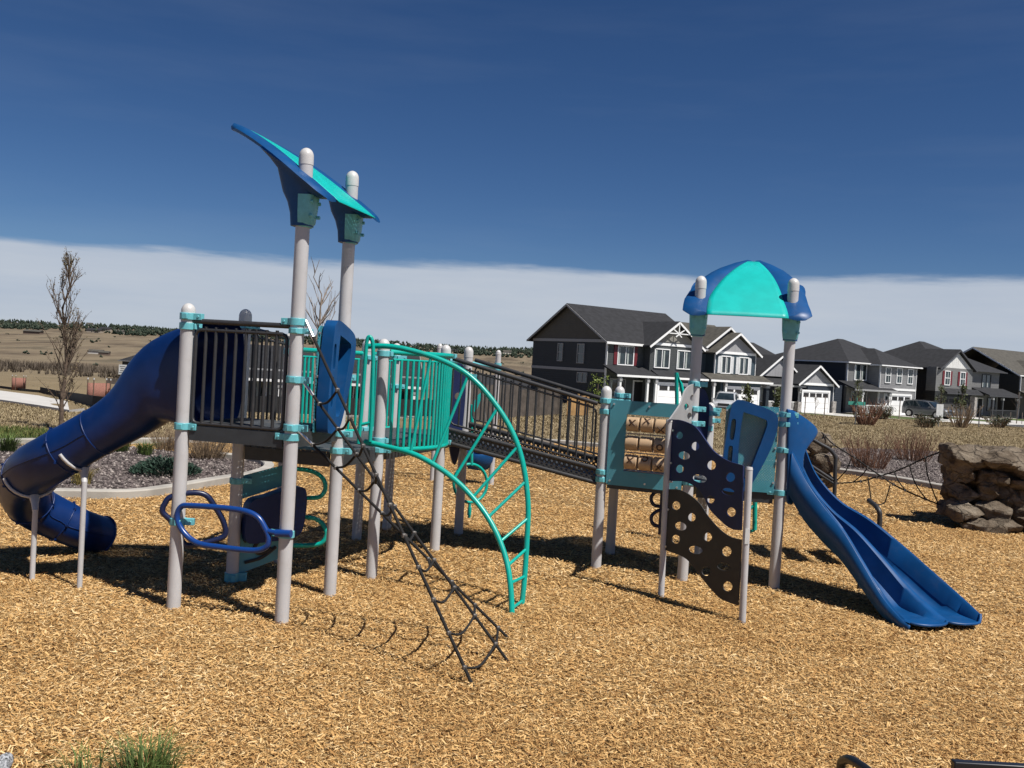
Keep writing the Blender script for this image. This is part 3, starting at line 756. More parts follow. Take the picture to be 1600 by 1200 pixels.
# ---- ring climber hanging off the far corner
rg = MB(); Yr = 13.3
rg.tube([atY(737,632,Yr), atY(738,692,Yr)], .026, 10)
rg.tube([atY(737,700,Yr)+Vector((.0,0,0)), atY(737,727,Yr)], .022, 10)
def circ(cx, cy, rx, ry, n=28): return [atY(cx+rx*math.cos(2*PI*k/n), cy+ry*math.sin(2*PI*k/n), Yr+.16*math.cos(2*PI*k/n)) for k in range(n)]
rg.tube(circ(743,692,12,9), .018, 8, closed=True); rg.tube(circ(735,755,26,30), .022, 8, closed=True)
rg.tube([atY(734,785,Yr), atY(733,809,Yr)], .022, 10); rg.tube([atY(734,793,Yr), atY(733,805,Yr)], .03, 10)
ro_ = rg.build('ring_climber', M['teal'], play, smooth=60)
mb = MB(); mb.plate([(-.06,-.1),(.0,-.16),(.07,.05),(.08,.16),(.0,.08)], [], .015, atY(744,628,Yr), Vector((1,0,0)), Z); mb.build('pointer_plate', M['roof_teal'], ro_)
mb = MB(); pz = PI_*.6+PH*.4
mb.plate([(p.x,p.y) for p in spline_loop([(.02,1.25,0),(.0,1.8,0),(.03,2.3,0),(.15,2.34,0),(.2,2.0,0),(.17,1.3,0),(.11,1.0,0)],4)], [ell(.10,1.93,.05)], .05, V3(pz,0)+Vector((-.1,.1,0)), Vector((.95,.3,0)).normalized(), Z)
mb.build('steering_panel', M['navy'], play, smooth=40)

# ================================================================== separate swing frame further back
PJ = gnd(767,757); PK = Vector((-1.46,18.3,0))
sw = empty('swing_frame', (PJ+PK)/2, 'slim white two-post swing frame with teal top bar behind the bridge', 'swing')
for p, zt in ((PJ,2.66),(PK,2.72)):
    mb = MB(); mb.cyl((p.x,p.y,-.1), (p.x,p.y,zt-.05), .055, 16); po = mb.build('post', M['post'], sw)
    c = MB(); c.loft([[(p.x+.058*math.cos(a)*math.cos(2*PI*k/16), p.y+.058*math.cos(a)*math.sin(2*PI*k/16), zt-.09+.09*math.sin(a)) for k in range(16)] for a in [0,.3,.6,.9,1.2,1.5]]); c.build('post_cap', M['cap'], po)
mb = MB(); mb.tube([V3(PK,2.40), V3(PJ,2.32)], .05, 10); mb.cyl(V3(PJ,2.26), V3(PJ,2.40), .075, 14); mb.cyl(V3(PK,2.34), V3(PK,2.48), .075, 14); mb.build('top_bar', M['clamp'], sw)
sc_ = atY(748,712,18.3); mb = MB()
for i in (-1, 1): mb.tube([V3(PK*.5+PJ*.5+Vector((.22*i,0,0)), 2.34), sc_+Vector((.2*i,0,.12))], .008, 6)
mb.build('chain', M['galv'], sw)
mb = MB(); rings = []
for z, r in ((-.28,.10),(-.26,.20),(-.1,.30),(.06,.33),(.10,.31),(-.05,.27),(-.2,.12)):
    rings.append([sc_+Vector((r*math.cos(2*PI*k/20), r*.8*math.sin(2*PI*k/20), z+.05*math.cos(4*PI*k/20)*(z > -.05))) for k in range(20)])
mb.loft(rings, cap1=False); mb.build('bucket_seat', M['blue'], sw, smooth=60)
# ================================================================== TERRAIN AND GROUND COVER
def interp(x, xs, ys): return float(np.interp(x, xs, ys))
def sstep(a, b, x):
    t = min(1, max(0, (x-a)/(b-a))); return t*t*(3-2*t)
LY, LZ = [-50,26,40,70,145,300,600,1000,1500,2200,3000,4500], [0,0,-.5,-2.3,-4.2,-8,-13.5,-11,-2,14,42,30]
RY, RZ = [-50,30,50,60,68,82,135,300,600,1000,1500,2200,3000,4500], [0,0,.14,.28,-.82,-.85,-.9,-8,-13.5,-11,-2,14,42,30]
def terr(X, Y):
    b = sstep(-9, 7, X)
    z = interp(Y, LY, LZ)*(1-b)+interp(Y, RY, RZ)*b
    if Y > 160:
        k = min(1, (Y-160)/600)
        z += k*(noise.noise((X/420, Y/500, 3.1))*9+noise.noise((X/130, Y/170, 7.7))*3.2)+(9 if Y > 2000 else 0)*0
        if Y > 2000: z += (Y-2000)/1000*14*noise.noise((X/700, 2.2, .4))
    elif Y > 30: z += .10*noise.noise((X/6, Y/6, 1.0))*min(1, (Y-30)/20)*(0 if X > 6 and Y > 64 else 1)
    return z-.045
def thit(px, py):
    """where a surveyed pixel's ray meets the terrain"""
    r = ray(px, py); Y = 5.0
    while Y < 4000:
        t = Y/r.y; z = H+r.z*t
        if z < terr(r.x*t, Y): return Vector((r.x*t, Y, terr(r.x*t, Y)))
        Y *= 1.006
    return Vector((r.x*3000/r.y, 3000, 40))

def add_nodes(m):
    nt = m.node_tree; return nt, nt.nodes, nt.links
def ground_material():
    m = bpy.data.materials.new('dry_grassland'); m.use_nodes = True; nt, N, L = add_nodes(m); b = N['Principled BSDF']; b.inputs['Roughness'].default_value = .95; b.inputs['Specular IOR Level'].default_value = .1
    tc = N.new('ShaderNodeTexCoord')
    def nz(scale, detail=6, rough=.6, stretch=None):
        n = N.new('ShaderNodeTexNoise'); n.inputs['Scale'].default_value = scale; n.inputs['Detail'].default_value = detail; n.inputs['Roughness'].default_value = rough
        if stretch:
            mp = N.new('ShaderNodeMapping'); mp.inputs['Scale'].default_value = stretch; L.new(tc.outputs['Object'], mp.inputs[0]); L.new(mp.outputs[0], n.inputs['Vector'])
        else: L.new(tc.outputs['Object'], n.inputs['Vector'])
        return n
    def ramp(src, stops):
        r = N.new('ShaderNodeValToRGB'); L.new(src.outputs['Fac'], r.inputs[0])
        e = r.color_ramp.elements
        while len(e) < len(stops): e.new(.5)
        for k, (p, c) in zip(e, stops): k.position = p; k.color = (*c, 1)
        return r
    fine = ramp(nz(2.2, 10, .75), [(.25,(.11,.083,.047)),(.5,(.235,.182,.108)),(.72,(.34,.275,.17))])
    far = ramp(nz(.012, 10, .65, (1,.35,1)), [(.3,(.065,.052,.037)),(.43,(.125,.098,.068)),(.53,(.185,.148,.10)),(.62,(.10,.083,.058)),(.72,(.17,.135,.092)),(.8,(.06,.05,.036))])
    big = ramp(nz(.09, 5, .6), [(.35,(.095,.085,.043)),(.5,(.19,.142,.082)),(.7,(.24,.185,.11))])
    sx = N.new('ShaderNodeSeparateXYZ'); L.new(tc.outputs['Object'], sx.inputs[0])
    mr = N.new('ShaderNodeMapRange'); mr.inputs['From Min'].default_value = 60; mr.inputs['From Max'].default_value = 260; L.new(sx.outputs['Y'], mr.inputs[0])
    m1 = N.new('ShaderNodeMix'); m1.data_type = 'RGBA'; m1.inputs[0].default_value = .45; L.new(fine.outputs[0], m1.inputs[6]); L.new(big.outputs[0], m1.inputs[7])
    m2 = N.new('ShaderNodeMix'); m2.data_type = 'RGBA'; L.new(mr.outputs[0], m2.inputs[0]); L.new(m1.outputs[2], m2.inputs[6]); L.new(far.outputs[0], m2.inputs[7])
    L.new(m2.outputs[2], b.inputs['Base Color'])
    n3 = nz(7, 8, .7); bp = N.new('ShaderNodeBump'); bp.inputs['Strength'].default_value = .9; bp.inputs['Distance'].default_value = .12
    L.new(n3.outputs['Fac'], bp.inputs['Height']); L.new(bp.outputs['Normal'], b.inputs['Normal'])
    return m
def chip_material(name, stops, rough=.8):
    m = bpy.data.materials.new(name); m.use_nodes = True; nt, N, L = add_nodes(m); b = N['Principled BSDF']; b.inputs['Roughness'].default_value = rough; b.inputs['Specular IOR Level'].default_value = .25
    at = N.new('ShaderNodeAttribute'); at.attribute_name = 'tint'
    r = N.new('ShaderNodeValToRGB'); L.new(at.outputs['Fac'], r.inputs[0]); e = r.color_ramp.elements
    while len(e) < len(stops): e.new(.5)
    for k, (p, c) in zip(e, stops): k.position = p; k.color = (*c, 1)
    L.new(r.outputs[0], b.inputs['Base Color'])
    return m
CHIPS = [(0,(.17,.078,.025)),(.2,(.31,.165,.054)),(.5,(.48,.28,.104)),(.8,(.595,.385,.16)),(1,(.71,.525,.285))]
def mulch_material():
    m = bpy.data.materials.new('wood_chip_bed'); m.use_nodes = True; nt, N, L = add_nodes(m); b = N['Principled BSDF']; b.inputs['Roughness'].default_value = .9; b.inputs['Specular IOR Level'].default_value = .15
    tc = N.new('ShaderNodeTexCoord'); mp = N.new('ShaderNodeMapping'); mp.inputs['Scale'].default_value = (.8,1.15,1); L.new(tc.outputs['Object'], mp.inputs[0])
    n0 = N.new('ShaderNodeTexNoise'); n0.inputs['Scale'].default_value = 9; n0.inputs['Detail'].default_value = 4; L.new(tc.outputs['Object'], n0.inputs['Vector'])
    mm = N.new('ShaderNodeMix'); mm.data_type = 'RGBA'; mm.inputs[0].default_value = .06; L.new(mp.outputs[0], mm.inputs[6]); L.new(n0.outputs['Color'], mm.inputs[7])
    vo = N.new('ShaderNodeTexVoronoi'); vo.inputs['Scale'].default_value = 34; vo.inputs['Randomness'].default_value = 1; L.new(mm.outputs[2], vo.inputs['Vector'])
    sp = N.new('ShaderNodeSeparateColor'); L.new(vo.outputs['Color'], sp.inputs[0])
    r = N.new('ShaderNodeValToRGB'); L.new(sp.outputs[0], r.inputs[0]); e = r.color_ramp.elements
    while len(e) < 5: e.new(.5)
    for k, (p, c) in zip(e, CHIPS): k.position = p; k.color = (*c, 1)
    hs = N.new('ShaderNodeHueSaturation'); hs.inputs['Value'].default_value = .6; L.new(r.outputs[0], hs.inputs['Color']); L.new(hs.outputs[0], b.inputs['Base Color'])
    bp = N.new('ShaderNodeBump'); bp.inputs['Strength'].default_value = 1.0; bp.inputs['Distance'].default_value = .05
    n2 = N.new('ShaderNodeTexNoise'); n2.inputs['Scale'].default_value = 40; n2.inputs['Detail'].default_value = 6; L.new(tc.outputs['Object'], n2.inputs['Vector'])
    ad = N.new('ShaderNodeMath'); ad.operation = 'ADD'; L.new(n2.outputs['Fac'], ad.inputs[0]); L.new(sp.outputs[1], ad.inputs[1])
    L.new(ad.outputs[0], bp.inputs['Height']); L.new(bp.outputs['Normal'], b.inputs['Normal'])
    return m
# --- terrain sheet, fanning out to the far ridge
ys = [-14,-8,-3,0,3,6]+[8+1.5*i for i in range(60)]+[100+6*i for i in range(16)]
y = 200
while y < 4300: ys.append(y); y *= 1.035
ts = np.concatenate([np.linspace(-1.0, 1.0, 181)])
vs = []; fs = []; nx = len(ts)
for Y in ys:
    for t in ts: X = t*(26+max(Y,0)*.95); vs.append((X, Y, terr(X, Y)))
for i in range(len(ys)-1):
    for j in range(nx-1): a = i*nx+j; fs.append((a, a+1, a+nx+1, a+nx))
mb = MB(); mb.v = vs; mb.f = fs; mb.mi = [0]*len(fs)
structure(mb.build('terrain', ground_material(), smooth=180), 'dry tan grassland falling to a valley and rising to far hills', 'terrain')

# --- wood chip play surface
kerbL = [Vector(p) for p in ((-20,11.4,0),(-12,12.4,0),(-7.44,13.63,0),(-6.65,13.95,0),(-5.8,14.23,0),(-5.40,15.0,0),(-5.06,16.1,0),(-4.72,17.1,0),(-4.68,18.1,0),(-4.92,18.95,0),(-5.4,19.6,0),(-6.2,19.95,0))]
kerbB = [Vector(p) for p in ((-11.5,19.8,0),(-8.81,21.84,0),(-6.94,23.67,0),(-4.21,25.99,0),(-1.2,28.2,0),(.5,28.82,0),(2.75,28.3,0),(5.5,27.0,0),(8.69,24.78,0),(9.84,23.43,0),(10.6,21.7,0),(12.6,19.2,0),(17,16.5,0),(24,14,0))]
mul = [(-20,-4),(24,-4),(24,14)]+[(p.x,p.y) for p in kerbB[::-1][1:]]+[(p.x,p.y) for p in kerbL[::-1]]
mb = MB(); mb.plate(mul, [], .02, (0,0,-.012), (1,0,0), (0,1,0)); MUL = mulch_material()
structure(mb.build('mulch', MUL, smooth=0), 'golden wood chip play surface under the playground', 'play surface')
def inside(px, py, poly):
    poly = np.asarray(poly); x0, y0 = poly[:,0], poly[:,1]; x1, y1 = np.roll(x0, -1), np.roll(y0, -1)
    c = np.zeros(len(px), bool)
    for a, b_, c_, d in zip(x0, y0, x1, y1):
        if b_ == d: continue
        k = ((b_ > py) != (d > py)) & (px < (c_-a)*(py-b_)/(d-b_)+a); c ^= k
    return c
def band(n, y0, y1, marg=1.6):
    """uniform random points in the ground band the camera's side-step could see"""
    Y = np.sqrt(RNG.uniform(y0*y0, y1*y1, n)); X = RNG.uniform(-1, 1, n)*(.575*Y+marg)
    return X, Y
def chips(X, Y, lmin, lmax, wr, zj):
    n = len(X); Ln = lmin*(lmax/lmin)**RNG.beta(1.4, 2.2, n); W = Ln*RNG.uniform(wr[0], wr[1], n); a = RNG.uniform(0, 2*PI, n)
    tilt = RNG.normal(0, .32, n); rol = RNG.normal(0, .5, n); hgt = W*RNG.uniform(.15, .45, n); z = RNG.uniform(0, zj, n)+np.abs(np.sin(tilt))*Ln*.25
    bend = RNG.normal(0, .12, n)*Ln
    loc = np.zeros((n, 6, 3)); tw = RNG.uniform(.35, 1, (n, 2))
    for k, (sx, sy, up) in enumerate(((-.5,-.5,0),(-.5,.5,0),(-.42,.1,1),(.5,-.5,0),(.5,.5,0),(.42,-.1,1))):
        e = 0 if k < 3 else 1
        loc[:,k,0] = sx*Ln; loc[:,k,1] = sy*W*tw[:,e]+bend*(.5 if up else .5); loc[:,k,2] = up*hgt
    ct, st_ = np.cos(tilt)[:,None], np.sin(tilt)[:,None]; cr, sr = np.cos(rol)[:,None], np.sin(rol)[:,None]; ca, sa_ = np.cos(a)[:,None], np.sin(a)[:,None]
    x, y, zz = loc[:,:,0], loc[:,:,1], loc[:,:,2]
    y, zz = y*cr-zz*sr, y*sr+zz*cr
    x, zz = x*ct-zz*st_, x*st_+zz*ct
    out = np.stack([x*ca-y*sa_+X[:,None], x*sa_+y*ca+Y[:,None], zz+z[:,None]], -1).reshape(-1, 3)
    base = np.array([[0,2,5],[0,5,3],[1,4,5],[1,5,2],[0,1,2],[3,5,4]])
    tr = (base[None]+6*np.arange(n)[:,None,None]).reshape(-1, 3)
    patch = np.array([noise.noise((p*.45, q*.6, 3.3))*.16+noise.noise((p*1.6, q*2.1, 9.1))*.12 for p, q in zip(X, Y)]); tint = np.repeat(np.clip(RNG.beta(1.5, 1.2, n)+patch, 0, 1), 6)
    return out, tr, tint
parts = []
for y0, y1, n, l0, l1 in ((4.2,6.5,150000,.012,.062),(6.5,10,190000,.015,.062),(10,16,170000,.022,.07),(16,29,120000,.038,.09)):
    X, Y = band(n, y0, y1); k = inside(X, Y, mul); parts.append(chips(X[k], Y[k], l0, l1, (.13,.34), .020))
ov = 0; vv, tt, aa = [], [], []
for v_, t_, a_ in parts: vv.append(v_); tt.append(t_+ov); aa.append(a_); ov += len(v_)
o = tri_mesh('wood_chips', np.concatenate(vv), np.concatenate(tt), chip_material('wood_chip', CHIPS), np.concatenate(aa))
tag(o, 'loose golden brown wood chips covering the play area', 'wood chips', kind='stuff')

# --- kerbs
def kerb(pts, name, label, w=.2, z0=-.15, z1=.13):
    pts = spline(pts, 5); rings = []
    for i, p in enumerate(pts):
        t = (pts[min(i+1,len(pts)-1)]-pts[max(i-1,0)]).normalized(); n = Vector((-t.y,t.x,0))
        rings.append([p+n*(w/2)+Vector((0,0,z0)), p-n*(w/2)+Vector((0,0,z0)), p-n*(w/2)+Vector((0,0,z1-.02)), p-n*(w/2-.02)+Vector((0,0,z1)), p+n*(w/2-.02)+Vector((0,0,z1)), p+n*(w/2)+Vector((0,0,z1-.02))])
    mb = MB(); mb.loft(rings); return structure(mb.build(name, M['concrete'], smooth=30), label, 'kerb')
kerb(kerbL, 'kerb', 'curved concrete kerb round the gravel planting bed on the left')
kerb(kerbB, 'kerb', 'long concrete kerb along the back edge of the wood chips')
# --- gravel beds
def gravel_mat():
    m = mat('gravel_bed', (.06,.05,.047), .95, var=.5, scale=22, col2=(.14,.118,.108), bump=1.0, bscale=25, spec=.2); return m
GR = gravel_mat()
bedL = [(p.x,p.y) for p in kerbL]+[(-8.6,20.9),(-11.6,19.6),(-20,15)]
bedR = [(p.x,p.y) for p in kerbB[8:]]+[(24,33),(15,35),(10.5,33),(8.7,28)]
for nm, pl_, lb in (('gravel_bed', bedL, 'purple grey gravel bed with shrubs left of the playground'), ('gravel_bed', bedR, 'purple grey gravel bed with red twig shrubs near the boulders')):
    mb = MB(); mb.plate(pl_, [], .02, (0,0,.02), (1,0,0), (0,1,0)); structure(mb.build(nm, GR, smooth=0), lb, 'gravel bed')
def stones(n, poly, smin, smax, z):
    P_ = np.asarray(poly); X = RNG.uniform(P_[:,0].min(), P_[:,0].max(), n); Y = RNG.uniform(P_[:,1].min(), P_[:,1].max(), n); k = inside(X, Y, poly) & (np.abs(X) < .6*Y+2); X, Y = X[k], Y[k]; n = len(X)
    S_ = RNG.uniform(smin, smax, n); base = np.array([(1,0,0),(-1,0,0),(0,1,0),(0,-1,0),(0,0,.7),(0,0,-.7)], float)
    j = base[None]*RNG.uniform(.6,1.2,(n,6,1))*S_[:,None,None]; a = RNG.uniform(0,6.3,n); c, s_ = np.cos(a)[:,None], np.sin(a)[:,None]
    out = np.stack([j[:,:,0]*c-j[:,:,1]*s_+X[:,None], j[:,:,0]*s_+j[:,:,1]*c+Y[:,None], j[:,:,2]+z], -1).reshape(-1,3)
    f = np.array([[0,2,4],[2,1,4],[1,3,4],[3,0,4],[2,0,5],[1,2,5],[3,1,5],[0,3,5]]); tr = (f[None]+6*np.arange(n)[:,None,None]).reshape(-1,3)
    return out, tr, np.repeat(RNG.uniform(0,1,n), 8)
STN = chip_material('gravel_stone', [(0,(.03,.024,.023)),(.4,(.085,.068,.066)),(.75,(.15,.122,.115)),(1,(.33,.29,.26))], .9)
for pl_, n, lb in ((bedL, 26000, 'loose grey purple gravel in the left planting bed'), (bedR, 30000, 'loose grey purple gravel in the right planting bed')):
    v_, t_, a_ = stones(n, pl_, .018, .05, .035); tag(tri_mesh('gravel', v_, t_, STN, a_), lb, 'gravel', kind='stuff')

# --- dry grass tufts
def tufts(X, Y, Z, h0, h1, nb, spread, w):
    n = len(X); vv = []
    Xr, Yr, Zr = np.repeat(X, nb), np.repeat(Y, nb), np.repeat(Z, nb); m = n*nb
    a = RNG.uniform(0, 2*PI, m); h = RNG.uniform(h0, h1, m); ln = RNG.uniform(.1, 1.0, m)*spread; rx = RNG.normal(0, .07, m); ry = RNG.normal(0, .07, m)
    wv = w*RNG.uniform(.6, 1.4, m); dx, dy = np.cos(a), np.sin(a)
    b0 = np.stack([Xr+rx-dy*wv, Yr+ry+dx*wv, Zr-.02], -1); b1 = np.stack([Xr+rx+dy*wv, Yr+ry-dx*wv, Zr-.02], -1)
    tp = np.stack([Xr+rx+dx*ln*h, Yr+ry+dy*ln*h, Zr+h], -1)
    v_ = np.stack([b0, b1, tp], 1).reshape(-1, 3); t_ = np.arange(m*3).reshape(-1, 3)
    return v_, t_, RNG.uniform(0, 1, m)
DG = chip_material('dry_grass_blade', [(0,(.09,.067,.033)),(.4,(.215,.165,.09)),(.8,(.33,.265,.155)),(1,(.44,.365,.235))], .9)
def field_pts(n, y0, y1, t0, t1):
    Y = np.sqrt(RNG.uniform(y0*y0, y1*y1, n)); X = RNG.uniform(t0, t1, n)*Y
    return X, Y
PATHP = [thit(*p) for p in ((-60,598),(0,612),(60,620),(105,630),(132,642),(108,645),(60,637),(0,628),(-60,618))]
PATH = [(p.x,p.y) for p in PATHP]
allp = []
for n, y0, y1, t0, t1 in ((30000,25,64,-.02,.62),(9000,19,42,-.66,-.12),(5000,42,75,-.6,.0)):
    X, Y = field_pts(n, y0, y1, t0, t1)
    k = ~inside(X, Y, mul) & ~inside(X, Y, bedL) & ~inside(X, Y, bedR) & ~inside(X, Y, PATH); X, Y = X[k], Y[k]
    Z = np.array([terr(a, b) for a, b in zip(X, Y)]); allp.append(tufts(X, Y, Z, .02, .085, 5, 2.2, .02))
ov = 0; vv, tt, aa = [], [], []
for v_, t_, a_ in allp: vv.append(v_); tt.append(t_+ov); aa.append(a_); ov += len(v_)
tag(tri_mesh('dry_grass', np.concatenate(vv), np.concatenate(tt), DG, np.concatenate(aa)), 'short tufted dry tan grass covering the fields', 'dry grass', kind='stuff')
GGm = chip_material('green_grass_tuft', [(0,(.03,.05,.012)),(.6,(.08,.11,.025)),(1,(.20,.19,.06))], .8)
X, Y = field_pts(3200, 17.5, 24, -.62, -.46); k = ~inside(X, Y, bedL); X, Y = X[k], Y[k]
Z = np.array([terr(a, b) for a, b in zip(X, Y)]); v_, t_, a_ = tufts(X, Y, Z, .04, .15, 5, 1.2, .014)
tag(tri_mesh('green_grass', v_, t_, GGm, a_), 'greener patch of grass beyond the bed at far left', 'grass', kind='stuff')

# ================================================================== BOULDERS AND ROPE WEB
def rock_material():
    m = bpy.data.materials.new('brown_sandstone'); m.use_nodes = True; nt, N, L = add_nodes(m); b = N['Principled BSDF']; b.inputs['Roughness'].default_value = .9; b.inputs['Specular IOR Level'].default_value = .2
    tc = N.new('ShaderNodeTexCoord'); mp = N.new('ShaderNodeMapping'); mp.inputs['Scale'].default_value = (1,1,1.5); L.new(tc.outputs['Object'], mp.inputs[0])
    n1 = N.new('ShaderNodeTexNoise'); n1.inputs['Scale'].default_value = 2.2; n1.inputs['Detail'].default_value = 9; n1.inputs['Roughness'].default_value = .65; L.new(mp.outputs[0], n1.inputs['Vector'])
    r = N.new('ShaderNodeValToRGB'); L.new(n1.outputs['Fac'], r.inputs[0]); e = r.color_ramp.elements
    while len(e) < 4: e.new(.5)
    for k, (p, c) in zip(e, ((.3,(.045,.033,.023)),(.45,(.125,.096,.068)),(.6,(.215,.175,.13)),(.78,(.35,.305,.245)))): k.position = p; k.color = (*c, 1)
    L.new(r.outputs[0], b.inputs['Base Color'])
    n2 = N.new('ShaderNodeTexNoise'); n2.inputs['Scale'].default_value = 9; n2.inputs['Detail'].default_value = 10; n2.inputs['Roughness'].default_value = .7; L.new(mp.outputs[0], n2.inputs['Vector'])
    bp = N.new('ShaderNodeBump'); bp.inputs['Strength'].default_value = .9; bp.inputs['Distance'].default_value = .10; vo = N.new('ShaderNodeTexVoronoi'); vo.feature = 'DISTANCE_TO_EDGE'; vo.inputs['Scale'].default_value = 3.2
    mw = N.new('ShaderNodeMix'); mw.data_type = 'RGBA'; mw.inputs[0].default_value = .22; L.new(mp.outputs[0], mw.inputs[6]); L.new(n1.outputs['Color'], mw.inputs[7]); L.new(mw.outputs[2], vo.inputs['Vector'])
    cr = N.new('ShaderNodeMapRange'); cr.inputs['From Max'].default_value = .045; L.new(vo.outputs['Distance'], cr.inputs['Value'])
    am = N.new('ShaderNodeMath'); am.operation = 'MULTIPLY_ADD'; am.inputs[1].default_value = .7; L.new(cr.outputs[0], am.inputs[0]); L.new(n2.outputs['Fac'], am.inputs[2])
    L.new(am.outputs[0], bp.inputs['Height']); L.new(bp.outputs['Normal'], b.inputs['Normal'])
    return m
M['rock'] = rock_material()
def rock_block(mb, c, size, rz, seed, n=12, rough=.07, p=9.0, cuts=18):
    """angular weathered block: rounded box, cut by random planes, then roughened"""
    c = Vector(c); ca, sa_ = math.cos(rz), math.sin(rz); idx = {}; vs = []; fs = []; rn = random.Random(seed)
    planes = []
    for i in range(cuts):
        d = Vector((rn.gauss(0,1), rn.gauss(0,1), rn.gauss(0,.8))).normalized(); planes.append((d, rn.uniform(.74,1.08)))
    def vert(q):
        k = tuple(round(x, 5) for x in q)
        if k in idx: return idx[k]
        v = Vector(q); l = (abs(v.x)**p+abs(v.y)**p+abs(v.z)**p)**(1/p); d = v/l
        for nn, dist in planes:
            e = d.dot(nn)-dist
            if e > 0: d = d-nn*e
        w = Vector((d.x*size[0]/2, d.y*size[1]/2, d.z*size[2]/2))
        g_ = w+Vector((seed*7.3, seed*3.1, 0)); off_ = noise.noise(g_*2.6)*rough*.9+noise.noise(g_*7)*rough*.6+(abs(noise.noise(g_*4.5))-.2)*rough*.9
        w = w+d.normalized()*off_
        vs.append(c+Vector((w.x*ca-w.y*sa_, w.x*sa_+w.y*ca, w.z))); idx[k] = len(vs)-1; return idx[k]
    for ax in range(3):
        for sg in (-1, 1):
            for i in range(n):
                for j in range(n):
                    q = []
                    for a, b in ((i,j),(i+1,j),(i+1,j+1),(i,j+1)):
                        w = [0,0,0]; w[ax] = sg; w[(ax+1) % 3] = -1+2*a/n; w[(ax+2) % 3] = -1+2*b/n; q.append(vert(w))
                    fs.append(tuple(q if sg > 0 else q[::-1]))
    mb.add(vs, fs)
# right boulder: (centre x offset, y offset, z, size)
bc = Vector((8.52,16.75,0)); mb = MB()
for i, (x, y, z, sx, sy, sz, rz) in enumerate((
    (-.36,-.25,1.17,.82,1.1,.50,.12),(.14,-.42,1.20,.84,1.0,.42,-.1),(.86,-.15,1.13,1.5,1.6,.56,-.2),(1.55,.1,1.0,1.1,1.3,.5,.2),(.35,.2,1.27,1.2,1.0,.26,-.05),
    (-.50,-.2,.90,.46,.9,.30,.05),(.0,-.36,.91,.66,.8,.32,.22),(.62,-.42,.84,.72,.8,.36,-.12),(1.25,-.2,.80,.9,1.1,.44,.15),
    (-.44,-.15,.60,.56,.9,.40,.1),(-.06,-.46,.66,.34,.5,.42,-.25),(.20,-.52,.52,.28,.44,.62,.3),(.48,-.56,.44,.38,.44,.70,.12),(.86,-.44,.56,.44,.6,.46,.25),(1.40,-.25,.50,.8,1.0,.6,-.1),
    (-.50,-.28,.30,.62,1.0,.36,.05),(.0,-.52,.32,.56,.6,.36,-.3),(-.1,-.70,.11,1.0,.6,.26,-.12),(.80,-.66,.14,.9,.6,.40,.15),(1.5,-.4,.2,1.1,1.0,.5,0),(.5,.25,.5,1.7,.9,1.0,0),(.1,-.1,.5,.8,.6,.8,.4))):
    rock_block(mb, bc+Vector((x,y,z)), (sx,sy,sz), rz, i*3+1)
o = mb.build('boulder', M['rock'], smooth=18); tag(o, 'brown stacked climbing boulder at the right edge of the wood chips', 'boulder', 'climbing boulders')
bc2 = atY(1268,720,18.6); bc2.z = 0; mb = MB()
for i, (x, y, z, sx, sy, sz, rz) in enumerate(((.05,.0,1.14,.62,.8,.46,.3),(-.3,.1,1.0,.6,.9,.4,.3),(.16,-.15,.80,.6,.7,.34,-.2),(-.25,-.1,.66,.6,.8,.34,.2),(.1,-.1,.46,.7,.8,.36,.1),(-.2,-.1,.3,.7,.8,.4,-.2),(.12,-.12,.14,.8,.8,.36,.1),(-.1,.1,.5,.8,.7,.9,0))):
    rock_block(mb, bc2+Vector((x,y,z)), (sx,sy,sz), rz, i*3+50)
o = mb.build('boulder', M['rock'], smooth=18); tag(o, 'brown boulder half hidden behind the double slide', 'boulder', 'climbing boulders')
mb = MB(); kb = MB()
def rp_(pts, Y0, Y1, r=.014, k=True):
    n = len(pts); q = [atY(p[0], p[1], Y0+(Y1-Y0)*i/(n-1)) for i, p in enumerate(pts)]; mb.tube(spline(q, 4), r, 6)
    if k:
        for p in q[1:-1]: kb.box(p, (.035,.035,.05))
rp_([(1284,676),(1289,681),(1303,695),(1335,715),(1356,730),(1378,745),(1396,757),(1414,766),(1446,780),(1470,789)],18.4,16.6)
rp_([(1470,706),(1446,715),(1421,727),(1397,737),(1370,745),(1345,752),(1308,755),(1285,752)],16.7,18.4)
for pts, a, b in (([(1446,715),(1450,745),(1466,788)],16.8,16.7),([(1421,727),(1430,755),(1447,780)],17,16.8),([(1397,737),(1404,752),(1414,765)],17.2,17),([(1330,716),(1322,735),(1306,752)],18,18.2),([(1356,730),(1347,742),(1332,754)],17.8,18),([(1356,745),(1360,772),(1364,787),(1380,787),(1386,775),(1391,757)],17.4,17.4),([(1289,681),(1283,700),(1280,720)],18.3,18.2)): rp_(pts, a, b, .011, False)
o = mb.build('rope_web', M['rope'], smooth=60); tag(o, 'black rope web strung between the two brown boulders', 'rope net')
kb.build('rope_clamp', M['knot'], o)
